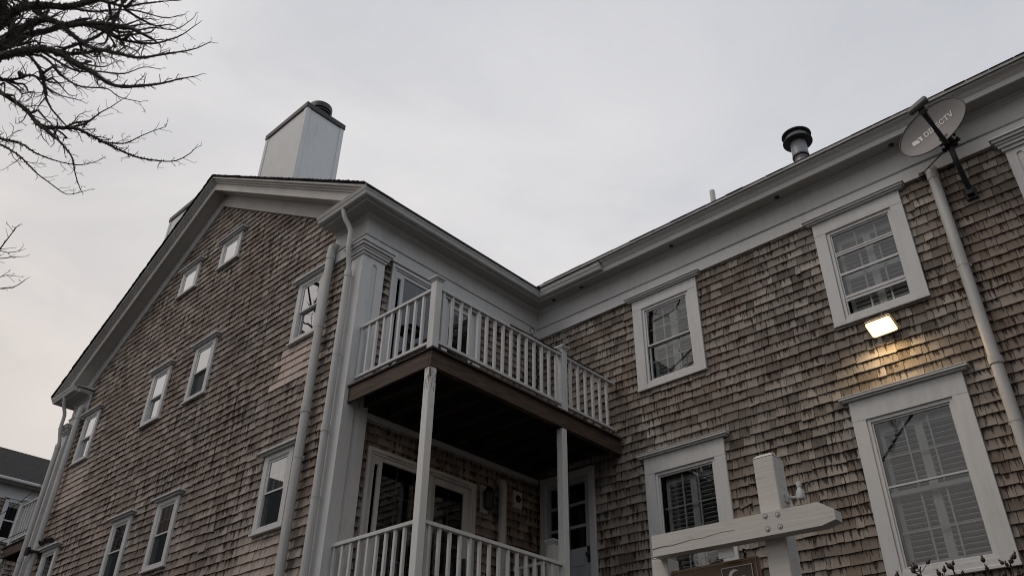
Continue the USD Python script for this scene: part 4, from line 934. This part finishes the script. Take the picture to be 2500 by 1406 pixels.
m = MB(); m.prism([(-17.62, 9.47), (-21.0, 11.33), (-24.4, 9.47), (-24.4, 9.44), (-21.0, 11.28), (-17.62, 9.43)], 'y', -9.4, 3.9); obj('roof', m, M['roof'], fh)
m = MB(); m.box(-24.1, -24.0, -9, 3.9, 0, 9.4); m.box(-24, -18, 3.8, 3.9, 0, 9.4); m.prism([(-24.05, 0), (-18.13, 0), (-18.13, 9.3), (-21.0, 11.2), (-24.05, 9.3)], 'y', -8.98, -8.9); obj('wall', m, M['sheathing'], fh)

wl = thing('wall_lamp', 'small dark twin lamp fixed above the lowest left window of the gable wall', 'wall lamp', (-8.9, -3.75, 5.85))
obj('base', MB().box(-8.93, -8.83, -3.76, -3.715, 5.79, 5.88, c=0.006), M['black'], wl)
for dx in (-0.13, 0.13):
    obj('lamp_head', MB().lathe([(0.0, -0.06), (0.03, -0.06), (0.055, 0.04), (0.05, 0.045), (0.0, 0.03)], M=frame((-8.88 + dx, -3.83, 5.80), (1, 0, 0), (0, 0.6, -0.8), (0, -0.8, -0.6)), n=14), M['black'], wl)
bk = thing('pipe_bracket', 'small black strap bracket clamped on the far left downspout of the gable', 'bracket', (-9.34, -3.85, 5.7))
obj('strap', MB().box(-9.45, -9.23, -3.93, -3.70, 5.66, 5.69), M['black'], bk); obj('clip', MB().box(-9.40, -9.28, -3.96, -3.90, 5.60, 5.74), M['black'], bk)
for i, (a, b, sag) in enumerate((((-17.9, -3.4, 7.9), (-10.1, -3.78, 7.25), 0.35), ((-17.9, -3.6, 7.2), (-10.1, -3.78, 6.3), 0.22))):
    a, b = np.array(a), np.array(b); pts = [a + (b - a) * t - np.array((0, 0, sag * 4 * t * (1 - t))) for t in np.linspace(0, 1, 14)]
    obj('overhead_wire', MB().tube(pts, 0.008, 5), M['cable'], label=('upper thin dark wire strung from the far house to the gabled house corner' if i == 0 else 'lower thin dark wire strung from the far house to the gabled house corner'), cat='wire', group='wires to the far house')

# ------------------------------------------------------------------ trees
def smooth_line(pts, step=0.09):
    P = np.array(pts, float); P = np.vstack([2 * P[0] - P[1], P, 2 * P[-1] - P[-2]]); out = []
    for i in range(1, len(P) - 2):
        n = max(2, int(np.linalg.norm(P[i + 1] - P[i]) / step))
        for t in np.linspace(0, 1, n, endpoint=False):
            a, b, c, d = P[i - 1], P[i], P[i + 1], P[i + 2]
            out.append(0.5 * (2 * b + (c - a) * t + (2 * a - 5 * b + 4 * c - d) * t * t + (3 * b - a - 3 * c + d) * t ** 3))
    out.append(P[-2]); return np.array(out)
def perp(d, r):
    a = r.normal(size=3); a -= d * (a @ d); return a / np.linalg.norm(a)
def twig(mb, p, d, length, rad, r, level, knob=True):
    n = max(3, int(length / 0.055)); pts = [p]; q = p.copy(); d = d / np.linalg.norm(d)
    for i in range(n):
        d = d + r.normal(size=3) * 0.20 + np.array((0, 0, 0.045)); d /= np.linalg.norm(d)
        q = q + d * length / n; pts.append(q.copy())
        if level > 0 and i > 0 and r.random() < (0.62 if level > 1 else 0.5):
            dd = d * r.uniform(0.4, 0.9) + perp(d, r) * r.uniform(0.6, 1.0)
            twig(mb, q, dd, length * r.uniform(0.22, 0.5) * (1 - 0.4 * i / n), rad * 0.62, r, level - 1)
    mb.tube(pts, np.linspace(rad, max(rad * 0.45, 0.0028), len(pts)), 4 if rad < 0.008 else 5, cap=False)
def dress(mb, moss, line, r0, r1, r, dens=1.0, start=0.12):
    L = np.r_[0, np.cumsum(np.linalg.norm(np.diff(line, axis=0), axis=1))]; tot = L[-1]; s = tot * start
    while s < tot:
        i = min(np.searchsorted(L, s), len(line) - 1); f = s / tot; rad = r0 + (r1 - r0) * f
        d = line[min(i + 1, len(line) - 1)] - line[max(i - 1, 0)]; d /= np.linalg.norm(d)
        ln = r.uniform(0.12, 0.6) * (1.15 - 0.75 * f) * min(1.0, 0.35 + tot * 0.22)
        twig(mb, line[i] + d * 0, d * r.uniform(0.5, 1.0) + perp(d, r) * r.uniform(0.5, 1.0), ln, float(np.clip(rad * 0.45, 0.0048, 0.011)), r, 2 if ln > 0.3 else 1)
        s += r.uniform(0.12, 0.28) / dens
    twig(mb, line[-1], line[-1] - line[-3], 0.18, max(r1, 0.004), r, 1)
    if moss is not None:
        for i in range(1, len(line)):
            f = L[i] / tot; rad = r0 + (r1 - r0) * f
            if rad < 0.012: continue
            for _ in range(int(26 * (rad / 0.06) ** 0.7)):
                d = line[i] - line[i - 1]; d /= max(np.linalg.norm(d), 1e-6); n = perp(d, r)
                if n[2] < -0.5 and r.random() < 0.5: continue
                p = line[i - 1] + (line[i] - line[i - 1]) * r.random() + n * rad * 0.85
                h = r.uniform(0.012, 0.042) * (0.6 + rad * 8); tdir = perp(n, r)
                moss.raw([p - tdir * h * 0.5, p + tdir * h * 0.5, p + n * h + d * r.normal() * h * 0.4, p + np.cross(n, tdir) * h * 0.5], [(0, 1, 2), (0, 2, 3), (1, 3, 2)])
LIMBS = [
    ([(-6.89, -8.41, 13.78), (-6.37, -8.28, 14.18), (-5.97, -8.14, 14.43), (-5.52, -7.79, 14.46), (-5.25, -7.57, 14.4), (-4.84, -7.33, 14.43), (-4.25, -6.95, 14.5), (-3.74, -6.56, 14.51)], 0.11, 0.031),
    ([(-6.61, -8.34, 13.3), (-6.23, -8.14, 13.6), (-5.96, -8.02, 13.84), (-5.72, -7.91, 14.02), (-5.43, -7.7, 14.07), (-5.23, -7.45, 13.97), (-4.96, -7.23, 14.0), (-4.64, -6.91, 14.02), (-4.4, -6.58, 13.99), (-4.23, -6.23, 13.88)], 0.099, 0.023),
    ([(-6.78, -8.07, 13.99), (-6.52, -7.96, 14.06), (-6.21, -7.81, 14.18), (-5.96, -7.62, 14.23), (-5.71, -7.44, 14.34), (-5.37, -7.22, 14.44)], 0.088, 0.04),
    ([(-6.34, -8.35, 13.09), (-6.0, -8.08, 13.19), (-5.68, -7.81, 13.31), (-5.43, -7.56, 13.38), (-5.25, -7.32, 13.31), (-5.11, -7.07, 13.17), (-4.9, -6.77, 12.99), (-4.75, -6.52, 12.83), (-4.58, -6.32, 12.78), (-4.32, -6.06, 12.82), (-4.12, -5.86, 12.89), (-3.84, -5.63, 13.0), (-3.63, -5.46, 13.05)], 0.098, 0.009),
    ([(-5.29, -7.51, 13.97), (-5.15, -7.19, 13.76), (-5.02, -6.94, 13.62), (-4.78, -6.68, 13.56), (-4.54, -6.44, 13.46), (-4.31, -6.26, 13.38), (-3.92, -6.01, 13.38), (-3.58, -5.79, 13.39), (-3.37, -5.66, 13.42), (-3.18, -5.56, 13.5)], 0.054, 0.008),
    ([(-5.29, -7.18, 14.32), (-5.08, -6.89, 14.21), (-4.91, -6.61, 14.08), (-4.58, -6.25, 14.0), (-4.31, -6.05, 13.98), (-4.06, -5.93, 13.98), (-3.83, -5.84, 13.99), (-3.55, -5.75, 14.1)], 0.04, 0.008),
    ([(-4.7, -6.69, 15.22), (-4.86, -6.78, 14.91), (-4.95, -6.76, 14.57), (-5.01, -6.8, 14.35), (-5.2, -6.89, 14.13), (-5.43, -7.06, 13.98), (-5.64, -7.24, 13.84)], 0.032, 0.028),
    ([(-5.94, -8.21, 12.48), (-5.79, -7.86, 12.29), (-5.66, -7.58, 12.14), (-5.57, -7.4, 12.03), (-5.49, -7.23, 11.84), (-5.36, -7.07, 11.72), (-5.12, -6.87, 11.68), (-4.91, -6.67, 11.66), (-4.77, -6.41, 11.56), (-4.66, -6.17, 11.47), (-4.53, -5.95, 11.38), (-4.34, -5.71, 11.28), (-4.07, -5.45, 11.21), (-3.82, -5.27, 11.18), (-3.59, -5.17, 11.26), (-3.5, -5.15, 11.32)], 0.051, 0.007),
    ([(-5.08, -6.88, 11.64), (-4.77, -6.77, 11.67), (-4.5, -6.65, 11.63), (-4.18, -6.59, 11.66), (-3.88, -6.54, 11.62), (-3.56, -6.5, 11.59)], 0.023, 0.006),
    ([(-5.08, -6.26, 11.78), (-4.81, -6.06, 11.71), (-4.56, -5.94, 11.66), (-4.23, -5.84, 11.69), (-3.96, -5.75, 11.7), (-3.71, -5.65, 11.71)], 0.018, 0.006),
    ([(-5.12, -7.29, 11.55), (-4.86, -6.99, 11.28), (-4.69, -6.78, 11.04), (-4.59, -6.64, 10.84), (-4.54, -6.57, 10.64), (-4.47, -6.47, 10.39), (-4.35, -6.43, 10.21)], 0.028, 0.007),
    ([(-5.61, -7.82, 11.17), (-5.43, -7.6, 11.13), (-5.24, -7.33, 11.1), (-5.15, -7.06, 10.99), (-4.95, -6.7, 10.91), (-4.74, -6.44, 10.88), (-4.51, -6.27, 10.95)], 0.024, 0.006),
    ([(-5.53, -7.82, 11.12), (-5.3, -7.59, 10.95), (-5.06, -7.28, 10.74), (-4.93, -6.99, 10.5), (-4.79, -6.72, 10.32), (-4.67, -6.5, 10.2), (-4.43, -6.34, 10.23)], 0.021, 0.006),
    ([(-7.61, -8.03, 13.82), (-7.24, -7.81, 13.68), (-6.86, -7.61, 13.59), (-6.5, -7.43, 13.57), (-6.33, -7.18, 13.31), (-6.08, -6.92, 13.12), (-5.76, -6.66, 12.97)], 0.037, 0.008),
    ([(-6.16, -7.76, 13.72), (-6.06, -7.49, 13.48), (-6.03, -7.32, 13.26), (-6.1, -7.17, 12.98), (-6.12, -6.98, 12.76), (-6.07, -6.67, 12.53)], 0.031, 0.012),
    ([(-5.79, -7.78, 13.36), (-5.45, -7.51, 13.22), (-5.23, -7.11, 12.85), (-5.02, -6.85, 12.69), (-4.68, -6.54, 12.65), (-4.54, -6.33, 12.5), (-4.26, -6.05, 12.39)], 0.027, 0.007),
    ([(-5.04, -7.16, 14.82), (-4.69, -6.79, 14.69), (-4.35, -6.55, 14.69), (-3.99, -6.31, 14.67), (-3.7, -6.14, 14.6)], 0.032, 0.007),
    ([(-6.06, -7.47, 15.17), (-5.54, -7.06, 14.97), (-5.03, -6.77, 14.87), (-4.61, -6.51, 14.7), (-4.19, -6.16, 14.49), (-3.85, -5.99, 14.45)], 0.029, 0.007),
    ([(-6.28, -7.46, 14.13), (-5.81, -7.12, 13.94), (-5.32, -6.83, 13.87), (-5.04, -6.71, 13.81)], 0.048, 0.024),
    ([(-6.02, -7.64, 14.62), (-6.12, -7.86, 14.72), (-6.2, -8.13, 14.9), (-6.19, -8.28, 15.12)], 0.064, 0.048),
    ([(-6.66, -7.96, 14.44), (-6.53, -8.19, 14.52), (-6.39, -8.4, 14.68), (-6.19, -8.56, 14.85)], 0.097, 0.073),
    ([(-6.07, -7.34, 14.76), (-5.62, -6.96, 14.73), (-5.2, -6.52, 14.56), (-4.69, -6.18, 14.58), (-4.29, -5.85, 14.49), (-3.96, -5.72, 14.62)], 0.033, 0.007),
    ([(-6.84, -7.44, 14.51), (-6.47, -6.84, 14.19), (-6.1, -6.49, 14.15), (-5.75, -6.13, 14.12), (-5.42, -5.9, 14.25), (-5.26, -5.68, 14.27)], 0.029, 0.007),
    ([(-7.63, -6.87, 9.98), (-7.2, -6.73, 9.94), (-6.74, -6.71, 10.05), (-6.37, -6.73, 10.07), (-6.09, -6.76, 10.05)], 0.018, 0.007),
    ([(-7.67, -6.86, 10.0), (-7.34, -6.72, 10.18), (-7.16, -6.53, 10.15), (-6.98, -6.41, 10.16)], 0.015, 0.006),
    ([(-7.29, -6.89, 9.72), (-7.07, -6.71, 9.87), (-7.0, -6.55, 9.95), (-6.94, -6.41, 10.03)], 0.015, 0.006),
    ([(-7.65, -6.63, 9.3), (-7.2, -6.42, 9.44), (-6.99, -6.29, 9.43), (-6.76, -6.23, 9.47)], 0.016, 0.007),
    ([(-7.29, -6.77, 9.34), (-6.98, -6.58, 9.48), (-6.86, -6.47, 9.55), (-6.8, -6.38, 9.56)], 0.012, 0.005),
]
rt = np.random.default_rng(21)
oak = thing('oak_tree', 'bare mossy oak with knotted twigs reaching in from the left', 'tree', (-9.6, -11.8, 0))
trunk = smooth_line([(-9.6, -11.8, 0), (-9.5, -11.7, 3.0), (-9.2, -11.3, 6.0), (-8.6, -10.6, 9.0), (-7.9, -9.6, 11.6), (-7.2, -8.9, 13.2)], 0.3)
obj('trunk', MB().tube(trunk, np.linspace(0.36, 0.13, len(trunk)), 14), M['bark'], oak, smooth=60)
tw, mo = MB(), MB()
low = smooth_line([(-9.2, -11.3, 5.6), (-8.7, -10.3, 7.6), (-8.3, -9.2, 9.2), (-7.9, -8.7, 10.0)], 0.2)
obj('limb', MB().tube(low, np.linspace(0.10, 0.035, len(low)), 9), M['bark'], oak, smooth=60)
for pts, r0, r1 in LIMBS:
    ln = smooth_line(pts); ln = ln + np.cumsum(rt.normal(0, 0.004, ln.shape), axis=0) * 0.5
    obj('limb', MB().tube(ln, np.linspace((r0 * 0.85) ** 0.7, r1 ** 0.7, len(ln)) ** (1 / 0.7), 8), M['bark'], oak, smooth=60)
    dress(tw, mo, ln, r0, r1, rt, dens=1.5, start=0.1)
    if r0 > 0.03:   # secondary boughs
        for q in range(4):
            i = int(len(ln) * rt.uniform(0.08, 0.42)); d = ln[i + 1] - ln[i]; d /= np.linalg.norm(d); e = d * rt.uniform(0.8, 1.4) + perp(d, rt) * rt.uniform(0.35, 0.9); L = rt.uniform(0.5, 1.1)
            k = np.array([ln[i] + e * L * t / np.linalg.norm(e) + rt.normal(0, 0.07, 3) * (t > 0) for t in np.linspace(0, 1, 6)]); l2 = smooth_line(k)
            obj('bough', MB().tube(l2, np.linspace(0.028, 0.006, len(l2)), 6), M['bark'], oak, smooth=60); dress(tw, mo, l2, 0.024, 0.005, rt, dens=1.3, start=0.15)
# the part of the crown outside the frame, mirrored in the upper panes
for a, e in (((-7.6, -9.3, 12.2), (-9.8, -7.6, 15.0)), ((-8.2, -10.0, 10.6), (-9.2, -7.4, 13.2)), ((-7.3, -9.0, 13.0), (-7.4, -9.6, 18.0)), ((-7.2, -8.9, 13.2), (-4.6, -10.4, 17.0)), ((-8.6, -10.6, 9.0), (-5.0, -12.2, 13.0))):
    a, e = np.array(a), np.array(e); k = np.array([a + (e - a) * t + rt.normal(0, 0.22, 3) * (0 < t < 1) for t in np.linspace(0, 1, 7)])
    ln = smooth_line(k, 0.14); obj('limb', MB().tube(ln, np.linspace(0.11, 0.014, len(ln)), 8), M['bark'], oak, smooth=60)
    dress(tw, None, ln, 0.09, 0.01, rt, dens=0.22, start=0.3)
for a, e in (((-7.9, -9.6, 11.6), (-9.6, -8.0, 14.3)), ((-8.6, -9.4, 12.2), (-8.6, -8.1, 14.8)), ((-9.4, -9.6, 11.8), (-8.7, -7.9, 13.9)), ((-8.2, -9.8, 11.4), (-10.2, -8.3, 13.6))):
    a, e = np.array(a), np.array(e); k = np.array([a + (e - a) * t + rt.normal(0, 0.13, 3) * (0 < t < 1) for t in np.linspace(0, 1, 7)])
    ln = smooth_line(k, 0.12); obj('limb', MB().tube(ln, np.linspace(0.065, 0.012, len(ln)), 8), M['bark'], oak, smooth=60)
    dress(tw, None, ln, 0.05, 0.01, rt, dens=0.45, start=0.15)
obj('twigs', tw, M['twig'], oak, kind='stuff'); obj('lichen', mo, M['moss'], oak, kind='stuff')

def far_tree(x, y, h, seed, label):
    r = np.random.default_rng(seed); t = thing('bare_tree', label, 'tree', (x, y, 0)); tw = MB()
    tr = smooth_line([(x, y, 0), (x + r.normal() * 0.2, y, h * 0.25), (x + r.normal() * 0.4, y + r.normal() * 0.3, h * 0.55), (x + r.normal() * 0.7, y + r.normal() * 0.5, h)], 0.5)
    obj('trunk', MB().tube(tr, np.linspace(0.30, 0.03, len(tr)), 10), M['bark'], t, smooth=60)
    br = MB()
    for i in range(16):
        f = 0.28 + 0.62 * i / 16; p = tr[int(f * (len(tr) - 1))]; az = i * 2.4 + r.normal() * 0.3; L = (1 - f) * h * 0.75 + 0.8
        e = p + np.array((math.cos(az) * L * 0.75, math.sin(az) * L * 0.75, L * 0.55)); k = [p + (e - p) * q + r.normal(0, 0.1 * L * 0.4, 3) * (0 < q < 1) for q in np.linspace(0, 1, 5)]
        ln = smooth_line(k, 0.25); br.tube(ln, np.linspace(0.11 * (1.1 - f), 0.012, len(ln)), 6)
        for j in range(2, len(ln), 2):
            d = ln[min(j + 1, len(ln) - 1)] - ln[j - 1]; d /= np.linalg.norm(d)
            twig(tw, ln[j], d * 0.6 + perp(d, r), r.uniform(0.4, 1.2), 0.014, r, 1)
    obj('limbs', br, M['bark'], t, smooth=60, kind='stuff'); obj('twigs', tw, M['twig'], t, kind='stuff')
far_tree(-5.9, -14.2, 23.0, 3, 'bare tree behind the viewer mirrored in the middle upper window of the wing')
nh = thing('neighbour_house', 'dark gabled house opposite, seen only mirrored in the lowest window by the downspout', 'house', (-16, -18, 0))
m = MB(); m.prism([(-27, 0), (-11.6, 0), (-11.6, 7.6), (-19.3, 12.0), (-27, 7.6)], 'y', -20, -8.6); obj('wall', m, M['sign_dark'], nh)
m = MB(); m.prism([(-11.2, 7.3), (-19.3, 12.05), (-27.4, 7.3), (-27.4, 7.5), (-19.3, 12.3), (-11.2, 7.5)], 'y', -20.3, -8.3); obj('roof', m, M['roof'], nh)

rh = thing('side_house', 'unseen dark house added to the right to hold low sky light off the porch', 'house', (22, -6, 0))  # added out of view to cut low light on the balcony side and porch
m = MB(); m.prism([(-16, 0), (3, 0), (3, 9.0), (-6.5, 13), (-16, 9.0)], 'x', 13.5, 27.0); obj('wall', m, M['sign_dark'], rh)
m = MB(); m.prism([(3.4, 8.7), (-6.5, 13.05), (-16.4, 8.7), (-16.4, 8.9), (-6.5, 13.3), (3.4, 8.9)], 'x', 13.2, 27.3); obj('roof', m, M['roof'], rh)

ph = thing('back_house', 'unseen long dark house added behind the viewer to block low sky light', 'house', (1, -30, 0))  # unseen mass, put in to keep low-angle sky light from the porch
m = MB(); m.prism([(-26, 0), (-26, 6.5), (-30, 9.5), (-34, 6.5), (-34, 0)], 'x', -11, 13); obj('wall', m, M['sign_dark'], ph)
m = MB(); m.prism([(-25.6, 6.2), (-30, 9.55), (-34.4, 6.2), (-34.4, 6.4), (-30, 9.8), (-25.6, 6.4)], 'x', -11.3, 13.3); obj('roof', m, M['roof'], ph)

# rose bush close to the viewer
rb = thing('rose_bush', 'dry rose stems with dark shrivelled hips at the lower right', 'shrub', (7.35, -6.0, 0))
tips = [(6.990, -5.989, 2.350), (7.060, -5.888, 2.403), (7.158, -5.989, 2.345), (7.130, -5.748, 2.413), (7.173, -5.831, 2.367), (7.221, -5.660, 2.409), (7.267, -5.798, 2.338), (7.320, -5.733, 2.414), (7.324, -5.632, 2.395), (7.241, -5.608, 2.374), (7.193, -5.797, 2.350), (7.128, -5.854, 2.346), (7.309, -5.680, 2.342), (7.076, -5.899, 2.340)]
sm = MB()
for i, tp in enumerate(tips):
    tp = np.array(tp); base = np.array((7.25 + 0.10 * math.sin(i * 2.1), -6.1 + 0.12 * math.cos(i * 1.7), 0.0)); mid = base * 0.35 + tp * 0.65 + np.array((rt.normal() * 0.04, rt.normal() * 0.04, 0.1)); low_ = base * 0.75 + tp * 0.25
    sm.tube(smooth_line([base, low_, mid, tp - (0, 0, 0.10), tp], 0.1), np.linspace(0.007, 0.0022, len(smooth_line([base, low_, mid, tp - (0, 0, 0.10), tp], 0.1))), 5)
    for j in range(rt.integers(2, 5)):
        off = rt.normal(size=3) * np.array((0.016, 0.016, 0.014)); c = tp + off
        sm.tube([tp - (0, 0, 0.02), c], 0.0014, 4)
        hm = MB(); ax = np.array((off[0] * 6, off[1] * 6, 0.25)); ax /= np.linalg.norm(ax); sx = np.cross(ax, (0.3, 0.9, 0.1)); sx /= np.linalg.norm(sx); sy = np.cross(ax, sx)
        rr = rt.uniform(0.0060, 0.0095)
        hm.lathe([(0.0, -rr * 1.1), (rr * 0.7, -rr * 0.8), (rr, 0.0), (rr * 0.75, rr * 0.8), (rr * 0.35, rr * 1.15), (rr * 0.5, rr * 1.5), (0.0, rr * 1.3)], M=frame(c, sx, sy, ax), n=9)
        for q in range(4):
            a = q * 1.57 + rt.normal() * 0.3; dd = sx * math.cos(a) + sy * math.sin(a); b0 = c + ax * rr * 1.2
            hm.raw([b0 + np.cross(ax, dd) * rr * 0.3, b0 - np.cross(ax, dd) * rr * 0.3, b0 + ax * rr * 1.3 + dd * rr * 0.9], [(0, 1, 2)])
        obj('rose_hip', hm, M['hip'], rb)
obj('stems', sm, M['stem'], rb, kind='stuff')
